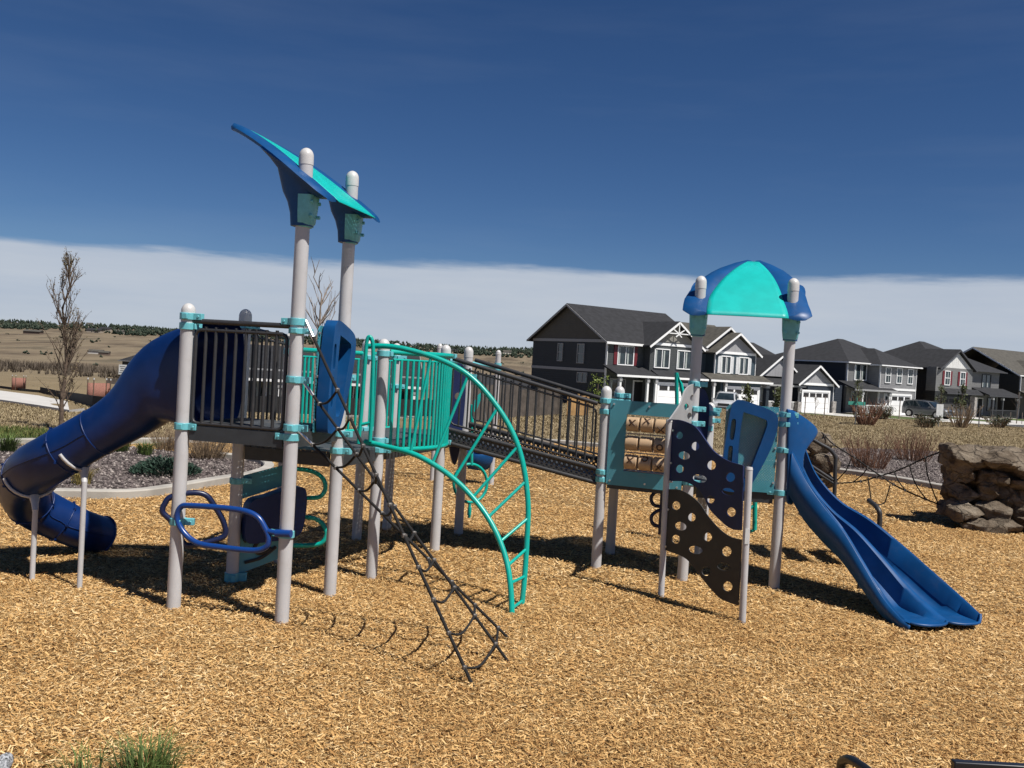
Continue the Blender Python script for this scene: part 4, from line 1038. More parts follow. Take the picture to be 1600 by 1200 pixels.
# ================================================================== HOUSES
def sid(name, col, period=.2): return siding(mat(name, col, .7, var=.06, scale=1.5), period, 'Z', .7)
def bat(name, col): return siding(mat(name, col, .7, var=.06, scale=1.5), .42, 'V', .9)
HM = dict(slate=sid('slate_siding', (.068,.075,.077)), navy=sid('navy_siding', (.018,.027,.04)), blue=sid('blue_grey_siding', (.05,.078,.10)), lgrey=sid('light_grey_siding', (.25,.25,.255)),
          mgrey=sid('mid_grey_siding', (.19,.19,.188)), char=sid('charcoal_siding', (.022,.025,.028)), dnavy=sid('dark_blue_siding', (.018,.026,.042)), batl=bat('grey_battens', (.27,.27,.28)), batw=bat('white_battens', (.6,.6,.58)), shake=sid('taupe_shakes', (.24,.23,.205), .3), olive=sid('olive_grey_siding', (.07,.068,.062)))
WHT, GRY = M['white'], mat('grey_trim', (.30,.30,.30), .6, var=.05)
DK = mat('charcoal_trim', (.05,.05,.055), .6)
ROWD = Vector((.833,.553,0)); ROWA = math.atan2(.553,.833)
class Hs:
    def __init__(s, name, loc, rz, label, group='houses along the street'):
        s.r = empty('house', loc, label, 'house', group, rz, True); s.dx = 0.0
    def part(s, mb, name, m, parent=None, smooth=0, **k): return mb.build(name, m, parent or s.r, smooth=smooth, **k)
    def wall(s, x0, x1, y0, y1, z0, z1, m, name='wall', label=None):
        k = s.dx if y0 <= -.4 and y1 < 1 else 0
        mb = MB(); mb.bb(x0+k,x1+k,y0,y1,z0,z1); o = s.part(mb, name, m)
        if label: o['label'] = label
        return o
    def gable_wall(s, pts, y0, y1, m, axis='y'):
        """prism of a polygon in (along, z) extruded between two planes"""
        mb = MB(); k = s.dx if axis == 'y' and y0 <= -.4 else 0
        pts = [(p[0]+k, p[1]) for p in pts]
        if axis == 'y': A = [(p[0],y0,p[1]) for p in pts]; B = [(p[0],y1,p[1]) for p in pts]
        else: A = [(y0,p[0],p[1]) for p in pts]; B = [(y1,p[0],p[1]) for p in pts]
        mb.loft([A, B]); bm_fix(mb); return s.part(mb, 'gable_wall', m)
    def gable_roof(s, x0, x1, y0, y1, z, rise, axis, ov=.4, m=None, trim=WHT, th=.16, parent=None):
        """two slopes; axis is the ridge direction"""
        m = m or M['shingle']; mb = MB(); t = MB()
        if axis == 'y' and y0 <= -.4: x0 += s.dx; x1 += s.dx
        if axis == 'x':
            h = (y1-y0)/2; c = (y0+y1)/2; k = rise/h; e = ov
            for sg in (-1, 1):
                a = [(x0-e, c, z+rise), (x0-e, c+sg*(h+e), z-k*e), (x1+e, c+sg*(h+e), z-k*e), (x1+e, c, z+rise)]
                mb.loft([[Vector(q) for q in a], [Vector(q)+Vector((0,0,th)) for q in a]])
                for xx in (x0-e-.02, x1+e+.02):
                    p, q = Vector((xx,c,z+rise-.03)), Vector((xx,c+sg*(h+e),z-k*e-.03)); d = (q-p).normalized()
                    t.box((p+q)/2+Vector((0,0,.05)), ((q-p).length,.05,.16), (d, Vector((1,0,0)), d.cross(Vector((1,0,0)))))
                t.bb(x0-e, x1+e, c+sg*(h+e)-.03, c+sg*(h+e)+.05, z-k*e-.02, z-k*e+.12)
        else:
            h = (x1-x0)/2; c = (x0+x1)/2; k = rise/h; e = ov
            for sg in (-1, 1):
                a = [(c, y0-e, z+rise), (c+sg*(h+e), y0-e, z-k*e), (c+sg*(h+e), y1, z-k*e), (c, y1, z+rise)]
                mb.loft([[Vector(q) for q in a], [Vector(q)+Vector((0,0,th)) for q in a]])
                p, q = Vector((c,y0-e-.03,z+rise-.03)), Vector((c+sg*(h+e),y0-e-.03,z-k*e-.03)); d = (q-p).normalized()
                t.box((p+q)/2+Vector((0,0,.05)), ((q-p).length,.05,.17), (d, Vector((0,1,0)), d.cross(Vector((0,1,0)))))
        bm_fix(mb); bm_fix(t)
        o = s.part(mb, 'roof', m, parent); s.part(t, 'roof_trim', trim, o); return o
    def hip_roof(s, x0, x1, y0, y1, z, rise, ov=.45, m=None, trim=WHT, ridge=None):
        if y0 <= -1: x0 += s.dx; x1 += s.dx
        x0 -= ov; x1 += ov; y0 -= ov; y1 += ov; z -= .12; m = m or M['shingle']; mb = MB()
        w, d = x1-x0, y1-y0
        if ridge: r0, r1 = Vector((*ridge[0], z+rise)), Vector((*ridge[1], z+rise))
        elif w > d: r0, r1 = Vector((x0+d/2,(y0+y1)/2,z+rise)), Vector((x1-d/2,(y0+y1)/2,z+rise))
        else: r0, r1 = Vector(((x0+x1)/2,y0+w/2,z+rise)), Vector(((x0+x1)/2,y1-w/2,z+rise))
        c = [Vector((x0,y0,z)),Vector((x1,y0,z)),Vector((x1,y1,z)),Vector((x0,y1,z))]; vs = c+[r0, r1]
        if w > d or ridge and abs(r1.x-r0.x) > abs(r1.y-r0.y): fs = [(0,1,5,4),(1,2,5),(2,3,4,5),(3,0,4),(3,2,1,0)]
        else: fs = [(0,1,4),(1,2,5,4),(2,3,5),(3,0,4,5),(3,2,1,0)]
        mb.add(vs, fs); o = s.part(mb, 'roof', m)
        t = MB()
        t.bb(x0,x1,y0-.04,y0+.03,z-.09,z+.03); t.bb(x0-.04,x0+.03,y0,y1,z-.09,z+.03); t.bb(x1-.03,x1+.04,y0,y1,z-.09,z+.03)
        s.part(t, 'roof_trim', trim, o); return o
    def skirt(s, x0, x1, y, out, z0, z1, m=None, trim=WHT):
        m = m or M['shingle']; mb = MB()
        a = [Vector((x0-.3,y-out,z0)),Vector((x1+.3,y-out,z0)),Vector((x1+.3,y,z1)),Vector((x0-.3,y,z1))]
        mb.loft([a, [q+Vector((0,0,.14)) for q in a]]); bm_fix(mb); o = s.part(mb, 'porch_roof', m)
        t = MB(); t.bb(x0-.32,x1+.32,y-out-.05,y-out+.03,z0-.06,z0+.12); s.part(t, 'roof_trim', trim, o); return o
    def window(s, x, z, w, h, y=0.0, face='F', trim=WHT, split='v', shutter=None, fr=.09, curtain=True):
        """window with its lower left corner at (x, z)"""
        mb = MB(); pn = MB(); cu = MB()
        if face == 'F' and y <= -.4: x += s.dx
        def B(m_, a0, a1, z0, z1, d0, d1):
            if face == 'F': m_.bb(a0, a1, y-d1, y-d0, z0, z1)
            else: m_.bb(y-d1, y-d0, a0, a1, z0, z1)
        B(mb, x-fr, x, z-fr, z+h+fr, 0, .09); B(mb, x+w, x+w+fr, z-fr, z+h+fr, 0, .09); B(mb, x, x+w, z+h, z+h+fr, 0, .09); B(mb, x, x+w, z-fr, z, 0, .10)
        if split in 'v+': B(mb, x+w/2-.035, x+w/2+.035, z, z+h, .0, .07)
        if split in 'h+': B(mb, x, x+w/2-.036 if split == '+' else x+w, z+h/2-.035, z+h/2+.035, .0, .07)
        if split == '+': B(mb, x+w/2+.036, x+w, z+h/2-.035, z+h/2+.035, .0, .07)
        o = s.part(mb, 'window', trim); B(pn, x, x+w, z, z+h, .0, .03); s.part(pn, 'pane', M['glass'], o)
        if curtain:
            B(cu, x+.04*w, x+.15*w, z+.05, z+h-.05, .03, .034); s.part(cu, 'blind', M['curtain'], o); cu = MB(); B(cu, x+.62*w, x+.72*w, z+.05, z+h-.05, .03, .034); s.part(cu, 'blind', M['curtain'], o)
        if shutter:
            for a in (x-fr-.38, x+w+fr+.02): k = MB(); B(k, a, a+.36, z-.05, z+h+.05, 0, .07); s.part(k, 'shutter', shutter, o)
    def garage(s, x, w, h, y=0.0, m=None, trim=WHT, panes=4):
        m = m or M['whitedoor']; t = MB(); d = MB(); p = MB()
        if y <= -.4: x += s.dx
        t.bb(x-.18,x,y-.10,y,0,h+.2); t.bb(x+w,x+w+.18,y-.10,y,0,h+.2); t.bb(x,x+w,y-.10,y,h,h+.2)
        o = s.part(t, 'garage_door_frame', trim)
        for i in range(4): d.bb(x,x+w,y-.05,y-.01,h*i/4+.012,h*(i+1)/4-.012)
        dd = s.part(d, 'garage_door', m, o)
        for i in range(panes): p.bb(x+w*(i+.10)/panes, x+w*(i+.9)/panes, y-.065, y-.052, h*.77, h*.95)
        s.part(p, 'door_pane', M['dark'], o)
    def posts(s, xs, y, z1, m=WHT, r=.10, base=None):
        for x in xs:
            mb = MB(); mb.bb(x-r,x+r,y-r,y+r,0,z1); o = s.part(mb, 'porch_post', m)
            c = MB(); c.bb(x-r-.05,x+r+.05,y-r-.05,y+r+.05,z1-.35,z1-.05); s.part(c, 'post_collar', GRY, o)
            if base:
                c = MB(); c.bb(x-r-.18,x+r+.18,y-r-.18,y+r+.18,0,base); s.part(c, 'stone_base', M['stone'], o)
    def door(s, x, y, w=1.0, h=2.3, m=None):
        t = MB(); t.bb(x-.12,x,y-.08,y,.2,h+.12); t.bb(x+w,x+w+.12,y-.08,y,.2,h+.12); t.bb(x,x+w,y-.08,y,h,h+.12); o = s.part(t, 'door_frame', WHT)
        d = MB(); d.bb(x,x+w,y-.05,y,.2,h); s.part(d, 'door', m or M['dark'], o)
    def porch(s, x0, x1, y, out, rail=True, m=WHT):
        mb = MB(); mb.bb(x0,x1,y-out,y,-.4,.18); o = s.part(mb, 'porch_floor', M['concrete'])
        if rail:
            k = MB(); k.bb(x0,x1,y-out+.02,y-out+.08,1.02,1.10); k.bb(x0,x1,y-out+.02,y-out+.08,.3,.36)
            n = int((x1-x0)/.16)
            for i in range(n): k.bb(x0+.16*i,x0+.16*i+.05,y-out+.03,y-out+.07,.36,1.02)
            s.part(k, 'porch_rail', m, o)
    def trim(s, *boxes, m=WHT):
        mb = MB()
        for b in boxes:
            k = s.dx if b[3] < -.35 and b[2] < -.55 else 0
            mb.bb(b[0]+k, b[1]+k, *b[2:])
        s.part(mb, 'wall_trim', m)
def bm_fix(mb):
    me = bpy.data.meshes.new('t'); me.from_pydata(mb.v, [], mb.f); bm = bmesh.new(); bm.from_mesh(me)
    bmesh.ops.recalc_face_normals(bm, faces=bm.faces); bm.verts.ensure_lookup_table()
    mb.v = [tuple(v.co) for v in bm.verts]; mb.f = [tuple(v.index for v in f.verts) for f in bm.faces]; mb.mi = [0]*len(mb.f); bm.free(); bpy.data.meshes.remove(me)
def row(s_, d=0, z=-.88):
    return Vector((8+.833*s_-.553*d, 80+.553*s_+.833*d, z))
# house 1: dark gabled end, grey front with red shutters
h = Hs('h', row(0), ROWA, 'largest two storey grey house with dark gabled side wall, red shutters and truss gable'); h.dx = -0.85
h.wall(0,11.2,0,11.2,-.5,5.75,HM['navy'])  # body darker than the front: shade of the side wall put into its colour
h.wall(.02,5.0,-.05,0,-.3,5.75,HM['slate'],'front_wall'); h.gable_wall([(0,5.75),(11.2,5.75),(5.6,8.9)], .0, 11.2, HM['olive'], 'x')
h.wall(5.0,10.6,-.9,0,-.5,5.75,HM['slate'],'front_wall'); h.gable_wall([(5.0,5.75),(10.6,5.75),(7.8,7.6)], -.9, 0, HM['shake'])
h.gable_roof(0,11.2,0,11.2,5.75,3.1,'x',.45,trim=GRY); h.gable_roof(5.0,10.6,-.9,4.5,5.75,1.95,'y',.55)
h.trim((-.06,0,-.12,.10,0,5.6),(5.0,10.6,-.97,-.9,5.62,5.85),(-.45,5.0,-.5,-.42,5.42,5.62))
h.trim((-.05,0,.12,11.2,5.55,5.8),(-.06,0,.1,11.2,2.95,3.2),m=GRY)
tb = MB()
for a, b in (((7.8,7.55),(7.8,6.75)),((6.5,6.75),(9.1,6.75)),((7.8,6.75),(7.12,7.12)),((7.8,6.75),(8.48,7.12)),((7.8,6.7),(7.45,6.45)),((7.8,6.7),(8.15,6.45))):
    p, q = Vector((a[0]+h.dx,-1.42,a[1])), Vector((b[0]+h.dx,-1.42,b[1])); d = (q-p).normalized(); tb.box((p+q)/2, ((q-p).length,.06,.085), (d, Vector((0,1,0)), d.cross(Vector((0,1,0)))))
h.part(tb, 'gable_truss', WHT)
h.window(1.2,3.75,1.7,1.55,-.05,shutter=M['red']); h.window(5.55,3.7,1.65,1.55,-.9); h.window(8.25,3.7,1.65,1.55,-.9)
h.window(6.4,3.8,.62,1.5,0,'L',GRY,'h',curtain=False); h.window(3.2,3.7,.85,1.6,0,'L',GRY,'h',curtain=False); h.window(2.6,2.0,1.25,.75,0,'L',GRY,'v',curtain=False)
h.skirt(-.1,4.0,-.05,2.0,2.75,3.5); h.skirt(4.65,10.0,-.9,1.15,2.75,3.3); h.wall(5.0,10.6,-1.65,-.95,-.5,2.78,HM['slate'],'garage_wall'); h.posts((.1,3.2,4.15),-1.85,2.65); h.porch(0,4.9,-.05,2.2,False); h.door(3.2,-.06); h.window(.5,.9,1.6,1.5,-.06,trim=GRY)
h.garage(5.5,4.7,2.2,-1.65)
# house 2: blue front with two pale gables
h = Hs('h', row(11.9), ROWA, 'blue two storey house with grey batten gables and pale shutters, second in the row'); h.dx = -0.6
h.wall(0,7.0,.6,11,-.5,5.6,HM['blue']); h.wall(1.2,6.6,-.6,.6,-.5,5.5,HM['blue'],'front_wall')
h.gable_wall([(-.2,5.6),(6.4,5.6),(3.1,7.7)], .45, .6, HM['batl']); h.gable_roof(-.2,6.4,.5,8,5.6,2.2,'y',.45,m=M['shingle2'])
h.gable_wall([(1.2,5.5),(6.6,5.5),(3.9,7.1)], -.6, .4, HM['batl']); h.gable_roof(1.2,6.6,-.6,3.2,5.5,1.75,'y',.45,m=M['shingle2'])
h.gable_roof(-.6,7.2,2,11,5.65,2.6,'x',.3,m=M['shingle2'])
h.trim((1.2,6.6,-.67,-.6,5.32,5.55),(1.14,1.2,-.66,-.5,2.9,5.4),(6.6,6.66,-.66,-.5,2.9,5.4))
PS = mat('pale_shutter', (.55,.56,.56), .6)
h.window(2.0,3.55,1.15,1.5,-.6,shutter=PS); h.window(4.4,3.55,1.15,1.5,-.6,shutter=PS)
h.skirt(-.8,6.9,-.6,1.3,2.75,3.3,m=M['shingle2']); h.wall(1.2,6.6,-1.5,-.65,-.5,2.7,HM['blue'],'garage_wall'); h.garage(1.9,4.3,2.15,-1.5); h.posts((-.5,1.0),-1.7,2.65); h.porch(-.8,1.2,.6,2.0,False); h.door(-.2+.3,.6); h.posts((6.9,),-1.4,2.65,HM['navy'],.2)
# house 3: single storey
h = Hs('h', row(18.9), ROWA, 'single storey grey house with two batten gables beside the blue house'); h.dx = -1.45
h.wall(0,12,1.2,12,-.5,3.1,HM['dnavy']); h.wall(6.2,11.6,-1.2,1.2,-.5,3.0,HM['dnavy'],'front_wall')
h.hip_roof(0,12,1.2,12.5,3.1,4.0,ridge=((1.5,6.5),(6.5,6.5)),trim=GRY)
h.gable_wall([(1.2,3.5),(6.6,3.5),(3.9,5.3)], .5, 3.5, HM['batl']); h.gable_roof(.9,6.9,.5,6,3.5,2.0,'y',.3)
h.gable_wall([(6.2,3.0),(11.6,3.0),(8.9,4.6)], -1.2, 2, HM['batl']); h.gable_roof(6.2,11.6,-1.2,5,3.0,1.75,'y',.4)
h.trim((6.2,11.6,-1.27,-1.2,2.82,3.05),(11.6,11.66,-1.27,-1.1,.9,2.9))
h.garage(6.9,4.0,2.15,-1.2); h.skirt(-.2,6.4,1.2,2.2,2.6,3.4,trim=GRY); h.posts((.2,5.4),-.9,2.5,base=.9); h.porch(0,6.2,1.2,2.2); h.door(4.2,1.2); h.window(1.2,1.0,1.6,1.4,1.2)
k = MB(); k.bb(9.95,10.5,-1.45,-.95,0,1.3); h.part(k,'stone_pier',M['stone']); k = MB(); k.bb(4.6,5.15,-1.45,-.95,0,1.1); h.part(k,'stone_pier',M['stone'])
# house 4: light grey two storey with white garage
h = Hs('h', row(32.8), ROWA, 'light grey hip roofed two storey house with white garage door, left of the grey car'); h.dx = -2.1
h.wall(0,12,.3,11.5,-.5,5.55,HM['dnavy']); h.wall(.02,5.6,0,.3,-.5,5.55,HM['mgrey'],'front_wall'); h.wall(5.6,12.02,-1.5,.3,-.5,5.5,HM['lgrey'],'front_wall')  # dark body behind grey fronts: the left side's shade is in the siding colour
h.hip_roof(0,12,0,11.5,5.6,2.75,ridge=((5.4,5.6),(6.4,5.6))); h.hip_roof(5.6,12.02,-1.5,8,5.5,1.9)
h.trim((5.54,5.6,-1.57,-1.4,0,5.3),(12.02,12.08,-1.57,-1.4,0,5.3),(5.6,12.02,-1.56,-1.5,2.75,2.97),(-.06,.0,-.07,.1,2.9,5.3))
h.window(1.2,3.7,1.9,1.6,0); 
for x in (6.5,8.5,10.5): h.window(x,3.6,.8,1.5,-1.5,split='h')
h.garage(6.6,4.6,2.2,-1.5); h.skirt(-1.2,5.4,0,2.2,2.6,3.35,trim=GRY); h.posts((.0,4.6),-2.0,2.5); h.porch(-1,5.4,0,2.2); h.door(3.6,0); h.window(.8,.9,1.5,1.5,0,trim=GRY)
k = MB(); k.bb(3.1,3.7,-2.0,-1.5,0,1.3); h.part(k,'stone_pier',M['stone'])
# house 5: grey with dark garage and red shutters
h = Hs('h', row(49.0), ROWA, 'grey house with dark garage door, white gable and dark red shutters behind the grey car'); h.dx = -1.35
h.wall(0,13.5,.4,12,-.5,5.7,HM['char']); h.wall(.02,7.4,-.8,.4,-.5,2.95,HM['char'],'front_wall'); h.wall(.02,7.4,-.8,.4,2.95,5.7,HM['mgrey'],'upper_wall'); h.wall(7.4,13.52,.1,.4,-.5,5.6,HM['mgrey'],'front_wall')
h.hip_roof(0,13.5,-.2,12,5.75,3.3,trim=DK,ridge=((5.2,5.8),(6.2,5.8))); h.gable_wall([(.9,5.7),(7.1,5.7),(4.0,7.6)], -.8, 2.4, HM['batw']); h.gable_roof(.6,7.4,-.8,5,5.65,2.1,'y',.35,trim=DK)
h.window(1.7,3.75,.95,1.5,-.8,split='h',shutter=M['red']); h.window(4.8,3.75,.95,1.5,-.8,split='h',shutter=M['red']); h.window(9.7,3.7,1.8,1.5,.1,trim=DK)
h.skirt(.2,7.4,-.8,.7,2.75,3.2,trim=DK); h.garage(1.5,5.0,2.2,-.8,mat('dark_garage_door',(.055,.052,.05),.6),DK); h.skirt(7.6,14.2,.1,2.4,2.7,3.5,trim=DK)
h.posts((8.4,10.6,13.8),-2.1,2.6,DK); h.porch(8.0,14,.1,2.3,True,DK); h.door(9.0,.1); h.window(11.2,.9,1.7,1.5,.1,trim=DK)
k = MB(); k.bb(5.85,6.35,-1.4,-.8,0,2.5); h.part(k,'stone_pier',M['stone'])
# house 6 cut by the right edge
h = Hs('h', row(66.8), ROWA, 'brown roofed house cut off by the right edge of the photo')
h.wall(0,13,0,12,-.5,5.6,HM['char']); h.wall(.02,13,-.3,0,-.5,5.6,HM['olive'],'front_wall'); h.gable_roof(0,13,0,12,5.6,3.2,'x',.4,m=M['shingle2']); h.gable_roof(2,9,-1.2,5,5.4,2,'y',.4,m=M['shingle2'])
h.trim((-.06,0,-.36,-.2,0,5.4)); h.window(1.5,3.6,1.6,1.5,-.3); h.window(1.5,.9,1.6,1.5,-.3); h.skirt(0,6,-.3,2,2.7,3.4,m=M['shingle2']); h.posts((.2,),-2,2.6); h.porch(0,6,-.3,2)
# house seen low behind the tube slide
p = Vector((-58.9,140,terr(-58,140)))
h = Hs('h', p, R(-28), 'dark grey single storey house with white shutters behind the tube slide', 'houses beyond the field')
h.wall(0,14,0,10,-.5,3.6,HM['char']); h.hip_roof(0,14,0,10,3.6,3.0,trim=GRY); h.window(3.2,1.5,1.2,1.3,0,shutter=WHT); h.window(8,1.5,1.2,1.3,0,shutter=WHT); h.door(6,0); h.trim((0,14,-.06,0,.9,1.05),m=GRY)
# house glimpsed through the guardrails
p = thit(395,648); p = Vector((-19.8,66,terr(-19,66)))
h = Hs('h', p, R(10), 'grey house with white porch glimpsed through the guardrail bars', 'houses beyond the field')
h.wall(0,13,0,9,-1,3.1,HM['slate']); h.gable_roof(0,13,0,9,3.1,1.5,'x',.4,trim=GRY); h.skirt(0,13,0,2.4,2.3,2.9); h.posts((.3,3.4,6.5,9.6,12.7),-2.2,2.2); h.porch(0,13,0,2.4)
h.window(1.5,.9,1.6,1.3,0); h.window(8.5,.9,1.8,1.3,0); h.door(5,0); h.window(11,.9,1.2,1.3,0)
# back patio cover behind the bridge (part of the yards there)
p = Vector((-3.5,92,-2.9))
h = Hs('h', p, R(20), 'dark house with covered patio behind the bridge railing', 'houses beyond the field')
h.wall(0,10,0,8,-.8,2.7,HM['char']); h.gable_roof(0,10,0,8,2.7,1.1,'x',.4,trim=DK); h.skirt(0,9,0,3,2.3,2.62,trim=WHT); h.posts((.3,4.5,8.7),-2.8,2.2); h.window(1.4,.8,1.8,1.4,0); h.window(5.6,.8,1.8,1.4,0); h.door(4,0)
# distant houses on the far ridge
dh = []
DW = [mat('far_house_wall', (.30,.26,.21), .8), mat('far_house_brown', (.12,.085,.065), .8), mat('far_house_pale', (.52,.49,.44), .8)]
for px, py, w, t, lb in ((52,519,26,1,'dark long farmhouse on the tan hillside at far left'),(140,508,9,2,'pale house between pines just left of the tall tree'),(148,517,22,0,'tan house below the ridge pines right of the tall tree'),(165,515,16,0,'pale tan house among ridge pines above the tube slide'),(186,519,14,2,'small white house right of the ridge pines above the tube slide'),(150,550,22,2,'cluster of white sheds on the valley slope behind the tall tree'),(163,552,16,1,'brown barn beside the white sheds in the valley'),(708,549,14,0,'tan house on the far brown hill above the teal rail'),(792,551,13,2,'pale house among pines left of the dark gable')):
    q = thit(px, py+3); sc = q.y/1450; W = w*sc; Hh = 4.2*sc
    r = empty('distant_house', q, lb, 'house', 'far houses on the hills')
    mb = MB(); mb.box(q+Vector((0,0,Hh*.35)), (W, W*.45, Hh*1.3)); mb.build('wall', DW[t], r, smooth=0)
    mb = MB(); a = [q+Vector((-W*.53,-W*.27,Hh*.95)), q+Vector((-W*.53,W*.27,Hh*.95)), q+Vector((-W*.5,0,Hh*1.6))]; mb.loft([a, [v+Vector((W*1.06,0,0)) for v in a]]); bm_fix(mb); mb.build('roof', [M['shingle'],M['shingle2'],M['shingle2']][t], r, smooth=0)

# ================================================================== STREET, DRIVES, LAWNS
def strip(pts, z, m, name, label=None, cat=None):
    mb = MB(); n = len(pts); mb.add([V3(p, z) for p in pts], [tuple(range(n))]); bm_fix(mb)
    if mb.f and Vector(mb.v[mb.f[0][1]]).__sub__(Vector(mb.v[mb.f[0][0]])).cross(Vector(mb.v[mb.f[0][2]])-Vector(mb.v[mb.f[0][0]])).z < 0: mb.f = [f[::-1] for f in mb.f]
    return structure(mb.build(name, m, smooth=0), label, cat)
ASPH = mat('asphalt', (.05,.05,.052), .9, var=.15, scale=4)
strip([row(-14,-22),row(95,-22),row(95,-13.5),row(-14,-13.5)], -.80, ASPH, 'road', 'grey street in front of the house row', 'road')
strip([row(-14,-13.4),row(95,-13.4),row(95,-9.6),row(-14,-9.6)], -.775, M['drive'], 'pavement', 'pale concrete sidewalk in front of the house row', 'sidewalk')
for a, b, d0, lb in ((4.4,9.8,-.9,'driveway of the house with red shutters and truss gable'),(12.8,18.0,-.6,'driveway of the blue house'),(23.8,29.0,-1.2,'driveway of the single storey house'),(37,42.3,-1.5,'driveway under the grey car'),(48.9,54.9,-.8,'driveway of the house with the dark garage')):
    strip([row(a,d0-.1),row(b,d0-.1),row(b+.6,-13.3),row(a-.6,-13.3)], -.768, M['drive'], 'driveway', 'pale concrete '+lb, 'driveway')
for a, b, lb in ((-6,3.8,'lawn in front of the house with red shutters'),(18.6,23.2,'lawn before the single storey house'),(29.6,36.4,'lawn left of the light grey house drive'),(42.9,48.2,'lawn strip beside the grey car'),(55.6,72,'lawn before the house with dark porch posts')):
    strip([row(a,-2.2),row(b,-2.2),row(b,-9.5),row(a,-9.5)], -.785, M['lawn'], 'lawn', 'green '+lb, 'lawn')
# concrete path at left with silt fence and straw-wattle panels
pp = PATHP; mb = MB()
for i in range(4): mb.add([V3(v, terr(v.x,v.y)+.10) for v in (pp[i],pp[i+1],pp[8-i-1],pp[8-i])], [(0,1,2,3)] if i < 3 else [(0,1,2)])
for i in range(4): mb.add([V3(v, terr(v.x,v.y)+dz) for v, dz in ((pp[8-i],.10),(pp[7-i],.10),(pp[7-i],-.1),(pp[8-i],-.1))], [(0,1,2,3)])
bm_fix(mb); o = mb.build('path', M['drive'], smooth=0); structure(o, 'pale concrete path curving away at far left', 'path')
sf = [thit(*p) for p in ((-30,604),(0,607),(30,611),(60,614),(90,621),(115,629),(140,637),(168,641))]
mb = MB()
for i in range(len(sf)-1):
    a, b = sf[i]+Vector((0,.3,0)), sf[i+1]+Vector((0,.3,0)); hh_ = .22 if i < 3 else .5
    d = (b-a).normalized(); mb.box((a+b)/2+Vector((0,0,hh_/2)), ((b-a).length, .05, hh_), (d, Vector((-d.y,d.x,0)).normalized(), Vector((0,0,1))))
o = mb.build('silt_fence', M['black_fabric'], smooth=0); tag(o, 'low black silt fence beside the concrete path at left', 'fence')
for px, py, w, hh_, lb in ((30,611,.66,1.15,'faded orange mesh barrier with wooden stakes at far left'),(155,634,.60,1.1,'faded orange mesh barrier with stakes just above the tube slide')):
    q = thit(px, py); q.y += 1.2; q = Vector((q.x*(q.y)/(q.y-1.2), q.y, terr(q.x,q.y)))
    r = empty('mesh_barrier', q, lb, 'barrier', 'orange mesh barriers')
    mb = MB(); W = w
    mb.loft([[q+Vector((W*math.cos(.3+t)*.9, .3*math.sin(t*2.2), z)) for t in np.linspace(0, 2.6, 9)] for z in (.05,hh_)], closed=False); o = mb.build('mesh_panel', M['orange_mesh'], r); so = o.modifiers.new('t','SOLIDIFY'); so.thickness = .02
    for t in (0.0,.9,1.7,2.6):
        k = MB(); c = q+Vector((W*math.cos(.3+t)*.9, .3*math.sin(t*2.2)-.03, 0)); k.cyl(c, c+Vector((0,0,hh_+.16)), .025, 6); s_ = k.build('stake', M['bark'], r); k = MB(); k.cyl(c+Vector((0,0,hh_+.16)), c+Vector((0,0,hh_+.24)), .03, 6); k.build('stake_cap', M['sign_white'], s_)
q = thit(190,617); r = empty('notice_sign', q, 'white notice sign with dark lettering on a thin post beside the tube slide', 'sign')
mb = MB(); top = atY(192,571,q.y); mb.cyl(q, (q.x,q.y,top.z), .04, 8); mb.build('post', M['galv'], r)
mb = MB(); sw_, sh_ = 12*q.y/1450, 15.5*q.y/1450; mb.box((q.x,q.y-.06,top.z-sh_*.42), (sw_,.03,sh_)); bd = mb.build('board', M['sign_white'], r, smooth=0)
mb = MB()
for i, n in enumerate((7,5,6,8)):
    for j in range(n):
        z = top.z-sh_*(.10+.21*i); x = q.x+(j-(n-1)/2)*sw_*.105; mb.box((x,q.y-.08,z), (sw_*.07,.01,sh_*.075))
mb.build('lettering', M['dark'], bd, smooth=0)
# yard fences
def fence(a, b, h_, m, label, group='yard fences'):
    r = empty('wood_fence', a, label, 'fence', group); n = max(2, int((b-a).length/2.4)); d = (b-a).normalized(); nn = Vector((-d.y,d.x,0)).normalized()
    mb = MB(); mb.box((a+b)/2+Vector((0,0,h_/2)), ((b-a).length,.04,h_), (d, nn, Vector((0,0,1)))); mb.build('fence_panel', m, r, smooth=0)
    for i in range(n+1):
        p = a+(b-a)*(i/n); mb = MB(); mb.box(p+Vector((0,0,h_/2+.05)), (.12,.12,h_+.1)); mb.build('fence_post', m, r, smooth=0)
def tz(p): return Vector((p.x,p.y,terr(p.x,p.y)-.1))
f0, f1 = thit(700,663), thit(808,652); f2 = thit(872,648); f3 = Vector((7.0,79,0))
fence(tz(f0), tz(f1), 1.75, M['woodfence'], 'brown wood fence seen through the left half of the bridge railing')
fence(tz(f1), tz(f2), 1.5, M['woodfence'], 'brown wood fence running towards the dark gable house')
p = thit(868,650); fence(tz(p+Vector((.6,-.2,0))), tz(p+Vector((1.6,-.1,0))), 1.1, M['neww'], 'short new orange wood gate panel by the brown fence')
fence(Vector((-57.6,132,terr(-57.6,132)-.2)), Vector((-55.0,132.4,terr(-55,132)-.2)), 1.0, M['woodfence'], 'weathered brown fence left of the dark grey far house')
fence(Vector((-54.9,132.4,terr(-55,132)-.2)), Vector((-51,133,terr(-51,133)-.2)), 1.0, M['neww'], 'new orange wood fence below the dark grey far house')
p = thit(400,655); fence(tz(Vector((-18,59,0))), tz(Vector((-3,62,0))), 1.1, M['dark'], 'dark low fence behind the tall post and curved guardrail')

